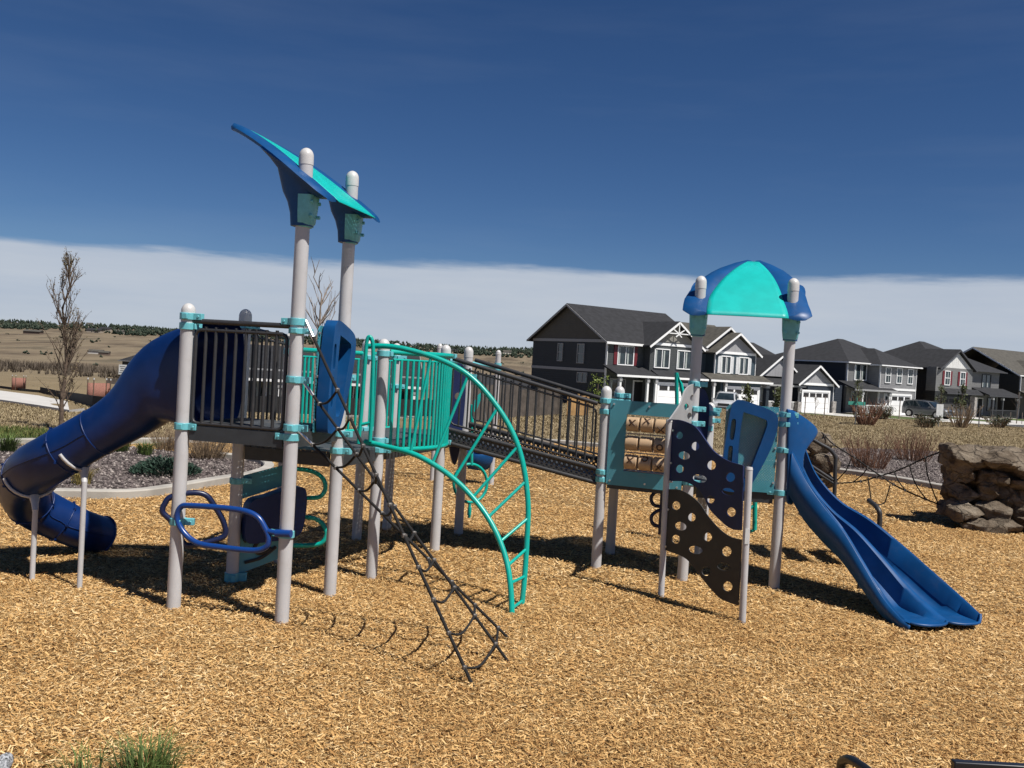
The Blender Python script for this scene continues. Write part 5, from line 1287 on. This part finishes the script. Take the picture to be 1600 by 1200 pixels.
# ================================================================== VEHICLES
def suv(loc, rz, body, label):
    r = empty('parked_car', loc, label, 'car', 'cars on the driveways', rz, True)
    # stations along x: rear -2.45 .. front 2.5 ; (x, half width bottom, half width belt, belt z, hood/roof half width, roof z)
    st = [(-2.45,.80,.84,.95,.62,1.05),(-2.38,.90,.93,1.02,.70,1.62),(-2.1,.93,.97,1.06,.74,1.74),(-1.2,.95,.99,1.06,.77,1.79),(-.2,.95,.99,1.05,.77,1.78),(.35,.95,.99,1.05,.74,1.70),(.85,.95,.98,1.04,.72,1.38),(1.25,.94,.97,1.02,.80,1.10),(1.9,.92,.95,.98,.78,1.04),(2.35,.86,.89,.92,.66,.96),(2.5,.76,.80,.80,.6,.84)]
    rings = []
    for x, wb, wl, zb, wr, zr in st:
        rings.append([(x,-wb,.30),(x,-wb-.02,.50),(x,-wl,.78),(x,-wl+.02,zb),(x,-wr,zr-.07),(x,-wr+.12,zr),(x,wr-.12,zr),(x,wr,zr-.07),(x,wl-.02,zb),(x,wl,.78),(x,wb+.02,.50),(x,wb,.30)])
    mb = MB(); mb.loft(rings); bm_fix(mb); o = mb.build('body', body, r, smooth=35, bevel=.02)
    for sg in (-1, 1):
        for nm, pts in (('rear_window',((-2.05,1.12),(-1.2,1.13),(-1.2,1.68),(-1.95,1.66))),('side_window',((-1.12,1.13),(-.1,1.12),(-.1,1.67),(-1.12,1.68))),('front_window',((-.02,1.12),(.95,1.11),(.40,1.62),(-.02,1.67)))):
            mb = MB(); q = []
            for x, z in pts: yy = .985-(z-1.05)/.72*.235; q.append(Vector((x, sg*(yy+.012), z)))
            mb.add(q+[v-Vector((0,sg*.05,0)) for v in q], [(0,1,2,3),(4,5,6,7),(0,1,5,4),(1,2,6,5),(2,3,7,6),(3,0,4,7)]); bm_fix(mb); mb.build('side_window', M['glass'], r, smooth=0)
        for x in (-1.5, 1.55):
            mb = MB(); mb.cyl((x,sg*.80,.37),(x,sg*1.0,.37),.37,24); w = mb.build('wheel', M['tyre'], r, bevel=.03); k = MB(); k.cyl((x,sg*.99,.37),(x,sg*1.015,.37),.25,16); k.build('rim', M['rim'], w)
            k = MB(); k.cyl((x,sg*.90,.37),(x,sg*.985,.37),.44,24); k.build('wheel_arch', M['dark'], w)
        mb = MB(); mb.box((2.36,sg*.66,.84),(.22,.34,.13)); mb.build('headlight', M['lamp'], r, bevel=.03)
        mb = MB(); mb.box((.75,sg*1.06,1.14),(.14,.2,.14)); mb.build('wing_mirror', body, r, bevel=.03)
    mb = MB(); q = [Vector((1.2,-.74,1.13)),Vector((1.2,.74,1.13)),Vector((.47,.62,1.66)),Vector((.47,-.62,1.66))]; q = [v+Vector((.035,0,.02)) for v in q]; mb.add(q+[v-Vector((.05,0,.05)) for v in q], [(0,1,2,3),(7,6,5,4),(0,4,5,1),(1,5,6,2),(2,6,7,3),(3,7,4,0)]); bm_fix(mb); mb.build('windscreen', M['glass'], r, smooth=0)
    mb = MB(); mb.box((2.47,0,.74),(.10,.95,.22)); mb.build('grille', M['dark'], r, bevel=.02)
    mb = MB(); mb.box((2.49,0,.46),(.12,1.5,.16)); mb.build('bumper', M['dark'], r, bevel=.03)
    mb = MB()
    for sg in (-1,1): mb.tube([(-1.9,sg*.68,1.80),(-1.8,sg*.68,1.84),(.1,sg*.68,1.83),(.2,sg*.68,1.78)], .02, 6)
    mb.build('roof_rail', M['dark'], r)
c1 = row(39.8,-5.0,-.765)
suv(c1, ROWA-PI/2+.03, mat('grey_car_paint', (.14,.145,.15), .28, metal=.5, var=.02, coat=.6), 'grey SUV parked on the driveway before the dark garage')
c2 = row(8.6,-6.0,-.765)
suv(c2, ROWA-PI/2-.9, mat('silver_car_paint', (.55,.56,.57), .25, metal=.3, var=.02, coat=.6), 'silver white SUV half hidden behind the right play tower')

M['leafdark'] = mat('dark_shrub_leaves', (.03,.042,.02), .8, var=.4)
# ================================================================== SIGNS, TREES, PLANTS
def pole_sign(px, py, pt, boards, label, m):
    q = thit(px, py); q.z = terr(q.x,q.y); r = empty('street_sign', q, label, 'sign'); s_ = q.y/1450
    top = atY(px, pt, q.y).z; mb = MB(); mb.cyl(q, (q.x,q.y,top), .035, 8); mb.build('post', M['galv'], r)
    for dz, w, h_, rz in boards:
        mb = MB(); d = Vector((math.cos(rz),math.sin(rz),0)); mb.box((q.x,q.y-.05,top-dz), (w,.03,h_), (d, Vector((-d.y,d.x,0)), Vector((0,0,1)))); mb.build('sign_board', m, r, smooth=0)
pole_sign(1336,664,630,((.0,.95,.2,0),(-.2,.6,.2,1.2)),'street name sign with teal blades before the light grey house',M['sign_green'])
pole_sign(1466,667,632,((.35,.45,.75,.2),),'white back of a road sign on a pole in front of the dark garage',M['sign_white'])
pole_sign(1529,668,634,((.4,.22,.75,1.1),),'narrow road sign on a pole by the dark porch',M['galv'])
def branchy(mb, p, d, L_, r, depth, rnd, up=.5, spread=.5, tips=None, n=3, seg=5):
    pts = [p]; q = p; dd = d.normalized()
    for i in range(4):
        dd = (dd+Vector((rnd.gauss(0,.08),rnd.gauss(0,.08),up*.1))).normalized(); q = q+dd*(L_/4); pts.append(q)
    mb.tube(pts, [r*(1-.65*i/4) for i in range(5)], seg, cap=False)
    if tips is not None: tips += pts[2:]
    if depth == 0: return
    for k in range(n):
        t = rnd.uniform(.3,.95); i = min(3, int(t*4)); b = pts[i]+(pts[i+1]-pts[i])*(t*4-i)
        a = rnd.uniform(0,2*PI); s_ = Vector((math.cos(a),math.sin(a),0)); branchy(mb, b, dd*(1-spread)+s_*spread+Vector((0,0,up*.3)), L_*rnd.uniform(.4,.65), r*.5, depth-1, rnd, up, spread, tips, n, 4)
def leaves(tips, n, size, jit, rnd, mb=None):
    vs = []; fs = []
    for i in range(n):
        c = rnd.choice(tips)+Vector((rnd.gauss(0,jit),rnd.gauss(0,jit),rnd.gauss(0,jit))); s_ = size*rnd.uniform(.6,1.4)
        a = Vector((rnd.gauss(0,1),rnd.gauss(0,1),rnd.gauss(0,1))).normalized()*s_; b = a.cross(Vector((rnd.gauss(0,1),rnd.gauss(0,1),rnd.gauss(0,1)))).normalized()*s_*.55
        k = len(vs); vs += [c-a, c+b, c+a, c-b]; fs.append((k,k+1,k+2,k+3))
    m_ = MB(); m_.add(vs, fs); return m_
def tree(loc, height, kind, label, seed, leafn=900, leafsize=.05, width=.5, group='young street trees', stakes=False, bark='bark', leafm='leaf'):
    rnd = random.Random(seed); r = empty('tree', loc, label, 'tree', group); mb = MB(); tips = []; p = Vector(loc)
    trunk = [p+Vector((rnd.gauss(0,.02)*height*i/8, rnd.gauss(0,.012)*height*i/8, height*i/10-.05)) for i in range(11)]
    rad = .011*height+.012; mb.tube(trunk, [rad*(1-.09*i) for i in range(11)], 8)
    br = MB()
    nb = 46 if kind == 'column' else 26 if kind == 'young' else 20
    for k in range(nb):
        t = rnd.uniform(.10 if kind == 'column' else .38, .96); i = min(9, int(t*10)); b = trunk[i]+(trunk[i+1]-trunk[i])*(t*10-i); a = rnd.uniform(0,2*PI)
        if kind == 'column': prof = math.sin(PI*min(1,(t*.9+.12)))**.8; d = Vector((math.cos(a)*.42,math.sin(a)*.42,1)); Ln = height*.17*prof+.15
        elif kind == 'bare': d = Vector((math.cos(a)*.7,math.sin(a)*.7,1)); Ln = height*.34*(1.15-t)
        else: d = Vector((math.cos(a)*.8,math.sin(a)*.8,.7)); Ln = width*height*.38*(1.25-t)
        branchy(br, b, d, Ln, rad*.30, 2 if kind == 'column' else 1, rnd, .5, .35, tips, 3 if kind == 'column' else 2, 4)
    t_ = mb.build('trunk', M[bark], r, smooth=60); br.build('branches', M[bark], r, smooth=60)
    if leafn: leaves(tips, leafn, leafsize, leafsize*1.2, rnd).build('crown', M[leafm], r, smooth=0)
    if stakes:
        for x in (-.6,.6): k = MB(); k.cyl(p+Vector((x,.1,0)), p+Vector((x,.1,1.3)), .03, 6); k.build('stake', M['bark_light'], r)
g0 = thit(95,672)
tp_ = atY(112,395,g0.y).z-g0.z
tree(g0, tp_, 'column', 'tall slender columnar tree with tiny brown buds left of the tube slide', 5, 1300, .021, group='budding trees by the playground', leafm='budleaf')
q = Vector((-6.6,31,terr(-6.6,31))); tree(q, atY(522,405,31).z-q.z, 'bare', 'thin bare sapling rising behind the blue handhold frame', 8, 0, group='budding trees by the playground', bark='bark_light')
for px, py, pt, kind, st_, sd_, lb in ((1213,662,606,'young',0,21,'leafy young tree behind the blue handhold panel'),(1273,652,612,'bare',1,22,'bare staked sapling in front of the white single garage of the one storey house'),(1338,652,592,'young',0,23,'leafy young tree behind the street name sign'),(1391,655,624,'bare',1,24,'bare round topped sapling before the light grey house garage'),(1468,657,598,'young',0,25,'narrow leafy tree right above the grey car bonnet'),(1499,664,602,'young',0,26,'leafy young tree in front of the dark garage door'),(1588,664,612,'bare',1,27,'dark young tree near the right edge before the brown roofed house'),(1165,660,603,'young',0,28,'pale young tree behind the silver car')):
    g1_ = thit(px, py); g1_ = Vector((g1_.x,g1_.y,terr(g1_.x,g1_.y))); hgt = atY(px, pt, g1_.y).z-g1_.z
    tree(g1_, hgt, kind, lb, sd_, 330 if kind == 'young' else 0, .075, .55, stakes=bool(st_))
def twig_shrub(loc, h_, w, n, m, name, label, cat, group, seed, spread=.55, r0=.008, sub=2, leafm=None):
    rnd = random.Random(seed); mb = MB(); p = Vector(loc); tips = []
    for i in range(n):
        a = rnd.uniform(0,2*PI); rr = rnd.random()**.5; b = p+Vector((math.cos(a)*rr*w*.28, math.sin(a)*rr*w*.28, -.02)); lean = rr*spread*rnd.uniform(.5,1.3)
        d = Vector((math.cos(a)*lean, math.sin(a)*lean, 1)); L_ = h_*rnd.uniform(.6,1.08)/d.normalized().z
        pts = [b]; dd = d.normalized()
        for k in range(4): dd = (dd+Vector((rnd.gauss(0,.07),rnd.gauss(0,.07),.02))).normalized(); pts.append(pts[-1]+dd*L_/4)
        mb.tube(pts, [r0*(1-.18*k) for k in range(5)], 4, cap=False); tips += pts[2:]
        for k in range(sub):
            j = rnd.randint(1,3); dd2 = (dd+Vector((rnd.gauss(0,.45),rnd.gauss(0,.45),.2))).normalized(); mb.tube([pts[j], pts[j]+dd2*L_*.18, pts[j]+dd2*L_*.32+Vector((0,0,.03))], [r0*.6,r0*.45,r0*.25], 3, cap=False)
    r = empty(name, p, label, cat, group); mb.build('twigs', m, r, smooth=60)
    if leafm: leaves(tips, n*12, .05, .05, rnd).build('leaves', leafm, r, smooth=0)
twig_shrub(thit(1357,736), 1.0, 1.45, 150, M['redtwig'], 'shrub', 'bare red twig shrub in the gravel, left one nearer the slide', 'shrub', 'red twig shrubs', 31)
twig_shrub(thit(1427,724), 1.0, 1.45, 150, M['redtwig'], 'shrub', 'bare red twig shrub in the gravel, right one nearer the big boulder', 'shrub', 'red twig shrubs', 32)
q = thit(1352,664); twig_shrub(q, 1.5, 1.6, 60, M['redtwig'], 'shrub', 'reddish bush beside the street name sign pole', 'shrub', 'shrubs along the street', 33, r0=.03)
q = thit(1500,668); twig_shrub(q, 1.3, 1.2, 40, M['drytwig'], 'shrub', 'dark low bush below the leafy tree at the dark garage', 'shrub', 'shrubs along the street', 34, r0=.03)
for px, py, lb, sd_ in ((1380,655,'small dark bush at the foot of the bare round sapling',61),(1447,668,'small dark bush in front of the grey car wheels',62),(1560,668,'small green bush by the sidewalk near the right edge',63)):
    twig_shrub(thit(px,py), .7, 1.1, 60, M['drytwig'], 'shrub', lb, 'shrub', 'shrubs along the street', sd_, spread=.9, r0=.02, leafm=M['leafdark'])
twig_shrub(thit(322,722), .66, .95, 200, M['drytwig'], 'shrub', 'dry brown twiggy shrub behind the front post and juniper', 'shrub', 'dry shrubs in the left bed', 35, .7, .006)
twig_shrub(thit(262,708), .52, .80, 150, M['drytwig'], 'shrub', 'smaller dry brown shrub left of the front post', 'shrub', 'dry shrubs in the left bed', 36, .7, .006)
def clump(loc, h0, h1, n, spread, w, m, label, seed, group='grass clumps', rx=.1):
    rnd = random.Random(seed); mb = MB(); p = Vector(loc)
    for i in range(n):
        a = rnd.uniform(0,2*PI); ln = rnd.random()**.7*spread; h_ = rnd.uniform(h0,h1); d = Vector((math.cos(a),math.sin(a),0)); s_ = Vector((-d.y,d.x,0))
        b = p+d*rx*rnd.random()+s_*rx*rnd.gauss(0,.5); ww = w*rnd.uniform(.6,1.3)
        m1 = b+d*ln*h_*.35+Vector((0,0,h_*.6)); t = b+d*ln*h_+Vector((0,0,h_*(1-.25*ln)))
        mb.add([b-s_*ww, b+s_*ww, m1+s_*ww*.8, m1-s_*ww*.8, t], [(0,1,2,3),(3,2,4)])
    o = mb.build('grass_clump', m, smooth=0); tag(o, label, 'grass clump', group)
clump(thit(188,712), .30,.55, 260, .9, .006, M['grassgreen'], 'green grass clump just below the tube slide', 41)
clump(thit(226,716), .28,.48, 220, .9, .006, M['grassgreen'], 'green grass clump to the right of the first clump in the left bed', 42)
clump(thit(128,765), .25,.45, 240, .8, .006, M['grassyellow'], 'yellowed grass clump under the tube slide beside its leg', 43)
clump(thit(12,712), .35,.6, 240, .9, .007, M['grassgreen'], 'green grass clump at the far left edge beyond the bed', 44)
clump(thit(120,738), .2,.4, 160, .9, .006, M['grassyellow'], 'pale dry grass clump behind the tube slide support', 45)
clump(gnd(228,1222), .15,.30, 300, 1.15, .0034, M['grassgreen'], 'dark green grass tuft at the bottom left in the wood chips', 46, rx=.12)
clump(gnd(130,1226), .14,.26, 70, 1.2, .003, M['grassgreen'], 'thin sparse grass blades left of the dark green tuft at the bottom', 47, rx=.10)
# spreading juniper
rnd = random.Random(51); p = thit(258,748); mb = MB()
for i in range(2600):
    a = rnd.uniform(0,2*PI); rr = rnd.random()**.5; X_, Y_ = p.x+math.cos(a)*rr*.60, p.y+math.sin(a)*rr*.55; z = .05+.26*(1-rr**2)*rnd.random()+rnd.random()*.05
    d = Vector((math.cos(a)*.8+rnd.gauss(0,.3), math.sin(a)*.8+rnd.gauss(0,.3), .5+rnd.random()*.5)).normalized()*rnd.uniform(.04,.09); s_ = d.cross(Vector((rnd.gauss(0,1),rnd.gauss(0,1),rnd.gauss(0,1)))).normalized()*.012
    b = Vector((X_,Y_,z)); mb.add([b-s_*.4, b+s_*.4, b+d*.6+s_, b+d, b+d*.6-s_], [(0,1,2,3,4)])
r = empty('juniper', p, 'low spreading dark green juniper in the left gravel bed', 'shrub'); mb.build('foliage', M['juniper'], r, smooth=0)
mb = MB()
for i in range(14): a = rnd.uniform(0,6.3); mb.tube([p, p+Vector((math.cos(a)*.4,math.sin(a)*.25,.12)), p+Vector((math.cos(a)*.5,math.sin(a)*.45,.16))], [.015,.01,.005], 5)
mb.build('stem', M['bark'], r)
q = thit(905,640); 
p = Vector((6.9,74.5,terr(6.9,74.5))); rnd = random.Random(77); tp2 = [p+Vector((rnd.gauss(0,.35),rnd.gauss(0,.35),rnd.uniform(.2,2.6))) for i in range(40)]
r = empty('shrub', p, 'bright yellow green bush at the front corner of the dark gable house', 'shrub'); leaves(tp2, 600, .08, .16, rnd).build('leaves', mat('bright_leaves',(.13,.17,.025),.7,var=.3), r, smooth=0)
mb = MB(); mb.cyl(p-Vector((0,0,.1)), p+Vector((0,0,2.2)), .04, 6); mb.build('stem', M['bark'], r)
# scrub along the creek and pines on the far ridge
def mass(px0, px1, y0, y1, n, s0, s1, tall, name, m, label, seed, lim=None):
    rng = np.random.default_rng(seed); V_, T_, A_ = [], [], []; ofs = 0; base = np.array([(1,0,0),(-.5,.87,0),(-.5,-.87,0),(0,0,1)])
    for i in range(n):
        Y = rng.uniform(y0, y1); X = (rng.uniform(px0, px1)-800)/1450*Y; s_ = rng.uniform(s0, s1); zt_ = terr(X, Y)
        if lim and not lim(X, Y, rng): continue
        for k in range(5):
            c = np.array([X+rng.normal(0,s_*.35), Y+rng.normal(0,s_*.35), zt_+s_*tall*(.15+.16*k)]); w = s_*(.55-.08*k)*rng.uniform(.7,1.2); a = rng.uniform(0,6.3); ca, sa_ = math.cos(a), math.sin(a)
            q_ = np.array([[w*(x*ca-y_*sa_), w*(x*sa_+y_*ca), z*s_*tall*.45] for x, y_, z in base])+c
            lo = c-np.array([0,0,s_*tall*.22]); q_ = np.vstack([q_, lo]); V_.append(q_); T_.append(np.array([[0,1,3],[1,2,3],[2,0,3],[1,0,4],[2,1,4],[0,2,4]])+ofs); ofs += 5; A_ += [rng.uniform(0,1)]*6
    tag(tri_mesh(name, np.concatenate(V_), np.concatenate(T_), m, np.array(A_)), label, name.replace('_', ' '), kind='stuff')
PIN = chip_material('pine_foliage', [(0,(.010,.018,.012)),(.6,(.025,.038,.024)),(1,(.055,.065,.045))], .9)
SCR = chip_material('creek_scrub_twigs', [(0,(.05,.04,.03)),(.6,(.10,.08,.06)),(1,(.16,.13,.10))], .95)
mass(-250,1750,2250,3050,6000,6,12,1.05,'pine_wood',PIN,'dark band of pines along the far ridge',3,lambda X,Y,r_: r_.random() < .35+.75*(noise.noise((X/240,Y/160,5))+.25))
n_ = 6500; Yc = RNG.uniform(170,330,n_); Xc = (RNG.uniform(-200,460,n_)-800)/1450*Yc
kk = np.array([noise.noise((a/24, b/30, 1.5)) > .08+RNG.uniform(-.1,.3) for a, b in zip(Xc, Yc)]); Xc, Yc = Xc[kk], Yc[kk]; Zc = np.array([terr(a, b) for a, b in zip(Xc, Yc)])
v_, t_, a_ = tufts(Xc, Yc, Zc, .6, 2.6, 5, .7, .08); tag(tri_mesh('creek_scrub', v_, t_, SCR, a_), 'grey leafless scrub along the creek in the valley', 'creek scrub', kind='stuff')
mass(-100,900,600,1900,70,3,7,.7,'scattered_scrub',PIN,'dark scattered bushes over the far slopes',5)
# grey rock at the bottom left corner, bench at the bottom right
mb = MB(); q = gnd(5,1212); rock_block(mb, q+Vector((-.05,-.05,.0)), (.30,.26,.22), .4, 91, 12, .12, 3.0)
o = mb.build('rock', mat('speckled_granite',(.07,.075,.08),.9,var=.5,scale=70,col2=(.26,.27,.285),bump=.5,bscale=90), smooth=40); tag(o, 'speckled grey granite rock in the bottom left corner', 'rock')
bx, by = 2.02, 4.02
r = empty('bench', (2.7,4.2,0), 'black slatted metal bench with looped armrest at the bottom right', 'bench')
mb = MB()
for i in range(26): mb.bb(bx+.03+.062*i, bx+.07+.062*i, by-.012, by+.012, .46, .735)
mb.bb(bx, bx+1.66, by-.02, by+.02, .735, .80); mb.bb(bx, bx+1.66, by-.02, by+.02, .42, .46); mb.build('backrest', M['metalblack'], r, bevel=.006)
mb = MB()
for i in range(7): mb.bb(bx, bx+1.66, by+.06+.062*i, by+.105+.062*i, .43, .45)
mb.build('seat', M['metalblack'], r, bevel=.004)
for x in (1.80, bx+1.72):
    mb = MB(); mb.tube(spline([(x,by+.02,.02),(x,by+.02,.55),(x-.02,by+.10,.62),(x-.07,by+.30,.635),(x-.09,by+.42,.60),(x-.09,by+.46,.5),(x-.07,by+.44,.0)],5), .022, 10); mb.build('armrest', M['metalblack'], r, smooth=60)
for x in (bx+.1, bx+1.56):
    for y_ in (by+.02, by+.46): mb = MB(); mb.cyl((x,y_,-.05),(x,y_,.44),.025,10); mb.build('leg', M['metalblack'], r)
mb = MB(); mb.bb(1.8,bx+.02,by-.01,by+.05,.43,.46); mb.build('seat_rail', M['metalblack'], r)
# ================================================================== LIGHT, SKY, CAMERA
SUN = Vector((.766,-.643,0)).normalized()*math.cos(R(58.5))+Vector((0,0,math.sin(R(58.5))))
sl = bpy.data.lights.new('sun', 'SUN'); sl.energy = 5.0; sl.angle = R(.53); sl.color = (1, .955, .89)
so = bpy.data.objects.new('sun', sl); COL.objects.link(so); so.rotation_euler = (-SUN).to_track_quat('-Z', 'Y').to_euler(); so.location = (20,-20,40)
w = bpy.data.worlds.new('World'); scene.world = w; w.use_nodes = True; nt = w.node_tree; N = nt.nodes; L = nt.links
bg = N['Background']
sky = N.new('ShaderNodeTexSky'); sky.sky_type = 'NISHITA'; sky.sun_disc = False; sky.sun_elevation = R(58.5); sky.sun_rotation = math.atan2(SUN.x, SUN.y)
sky.altitude = 1900; sky.air_density = .9; sky.dust_density = .1; sky.ozone_density = 5.0
tc = N.new('ShaderNodeTexCoord'); sx = N.new('ShaderNodeSeparateXYZ'); L.new(tc.outputs['Generated'], sx.inputs[0])
# bank of high cloud low over the horizon; its upper edge is a little higher to the right (sine of elevation 0.093 .. 0.122)
mp = N.new('ShaderNodeMapping'); mp.inputs['Scale'].default_value = (3.0,3.0,26); L.new(tc.outputs['Generated'], mp.inputs[0])
nz = N.new('ShaderNodeTexNoise'); nz.inputs['Scale'].default_value = 1.5; nz.inputs['Detail'].default_value = 7; nz.inputs['Roughness'].default_value = .6; L.new(mp.outputs[0], nz.inputs['Vector'])
def mth(op, a, b=None):
    m = N.new('ShaderNodeMath'); m.operation = op
    for i, v in enumerate((a, b)):
        if v is None: continue
        if isinstance(v, (int, float)): m.inputs[i].default_value = v
        else: L.new(v, m.inputs[i])
    return m.outputs[0]
edge = mth('ADD', mth('MULTIPLY', sx.outputs['X'], .016), .0955)
n5 = N.new('ShaderNodeTexNoise'); n5.inputs['Scale'].default_value = 5; n5.inputs['Detail'].default_value = 6; L.new(tc.outputs['Generated'], n5.inputs['Vector'])
edge = mth('ADD', edge, mth('MULTIPLY', mth('SUBTRACT', nz.outputs['Fac'], .5), .026)); edge = mth('ADD', edge, mth('MULTIPLY', mth('SUBTRACT', n5.outputs['Fac'], .5), .016))
cov = N.new('ShaderNodeMapRange'); cov.interpolation_type = 'SMOOTHSTEP'; cov.inputs['From Min'].default_value = -.008; cov.inputs['From Max'].default_value = .004
L.new(mth('SUBTRACT', edge, sx.outputs['Z']), cov.inputs['Value'])
mp2 = N.new('ShaderNodeMapping'); mp2.inputs['Scale'].default_value = (1.2,1.2,9); mp2.inputs['Rotation'].default_value = (0,.1,.3); L.new(tc.outputs['Generated'], mp2.inputs[0])
n2 = N.new('ShaderNodeTexNoise'); n2.inputs['Scale'].default_value = 2.2; n2.inputs['Detail'].default_value = 8; n2.inputs['Roughness'].default_value = .55; L.new(mp2.outputs[0], n2.inputs['Vector'])
veil = N.new('ShaderNodeMapRange'); veil.inputs['From Min'].default_value = .48; veil.inputs['From Max'].default_value = .8; veil.inputs['To Max'].default_value = .045; L.new(n2.outputs['Fac'], veil.inputs['Value'])
tot = mth('MAXIMUM', mth('MULTIPLY', cov.outputs[0], .93), veil.outputs[0])
cr_ = N.new('ShaderNodeValToRGB'); L.new(nz.outputs['Fac'], cr_.inputs[0]); cr_.color_ramp.elements[0].position = .3; cr_.color_ramp.elements[1].position = .75
CLOUD = 1.0
cr_.color_ramp.elements[0].color = (.72*CLOUD,.82*CLOUD,.98*CLOUD,1); cr_.color_ramp.elements[1].color = (.84*CLOUD,.915*CLOUD,1.03*CLOUD,1)
sc = N.new('ShaderNodeVectorMath'); sc.operation = 'SCALE'; sc.inputs['Scale'].default_value = 9.6; L.new(cr_.outputs[0], sc.inputs[0])
mx = N.new('ShaderNodeMix'); mx.data_type = 'RGBA'; L.new(tot, mx.inputs[0]); hsv = N.new('ShaderNodeHueSaturation'); hsv.inputs['Saturation'].default_value = 1.17; hsv.inputs['Hue'].default_value = .506; hsv.inputs['Value'].default_value = .93; L.new(sky.outputs[0], hsv.inputs['Color']); L.new(hsv.outputs[0], mx.inputs[6]); L.new(sc.outputs[0], mx.inputs[7])
L.new(mx.outputs[2], bg.inputs['Color']); bg.inputs['Strength'].default_value = .05
cam = bpy.data.cameras.new('camera'); co = bpy.data.objects.new('camera', cam); COL.objects.link(co); scene.camera = co
cam.sensor_fit = 'HORIZONTAL'; cam.sensor_width = 36; cam.lens = 36*F/1600; cam.clip_start = .05; cam.clip_end = 12000
right = Vector((1,0,0)); fwd = Vector((0,CP,SP)); up = right.cross(fwd)
# the photograph is rolled: picture-right and picture-up turned by ROLL about the view axis
r_ = right*CR+up*SR; u_ = up*CR-right*SR
co.matrix_world = Matrix(((r_.x,u_.x,-fwd.x,0),(r_.y,u_.y,-fwd.y,0),(r_.z,u_.z,-fwd.z,H),(0,0,0,1)))
scene.view_settings.view_transform = 'Standard'; scene.view_settings.look = 'None'; scene.view_settings.exposure = 0.4; scene.view_settings.gamma = 1
scene.render.engine = 'CYCLES'; scene.cycles.max_bounces = 8; scene.cycles.transparent_max_bounces = 24; scene.cycles.use_denoising = True
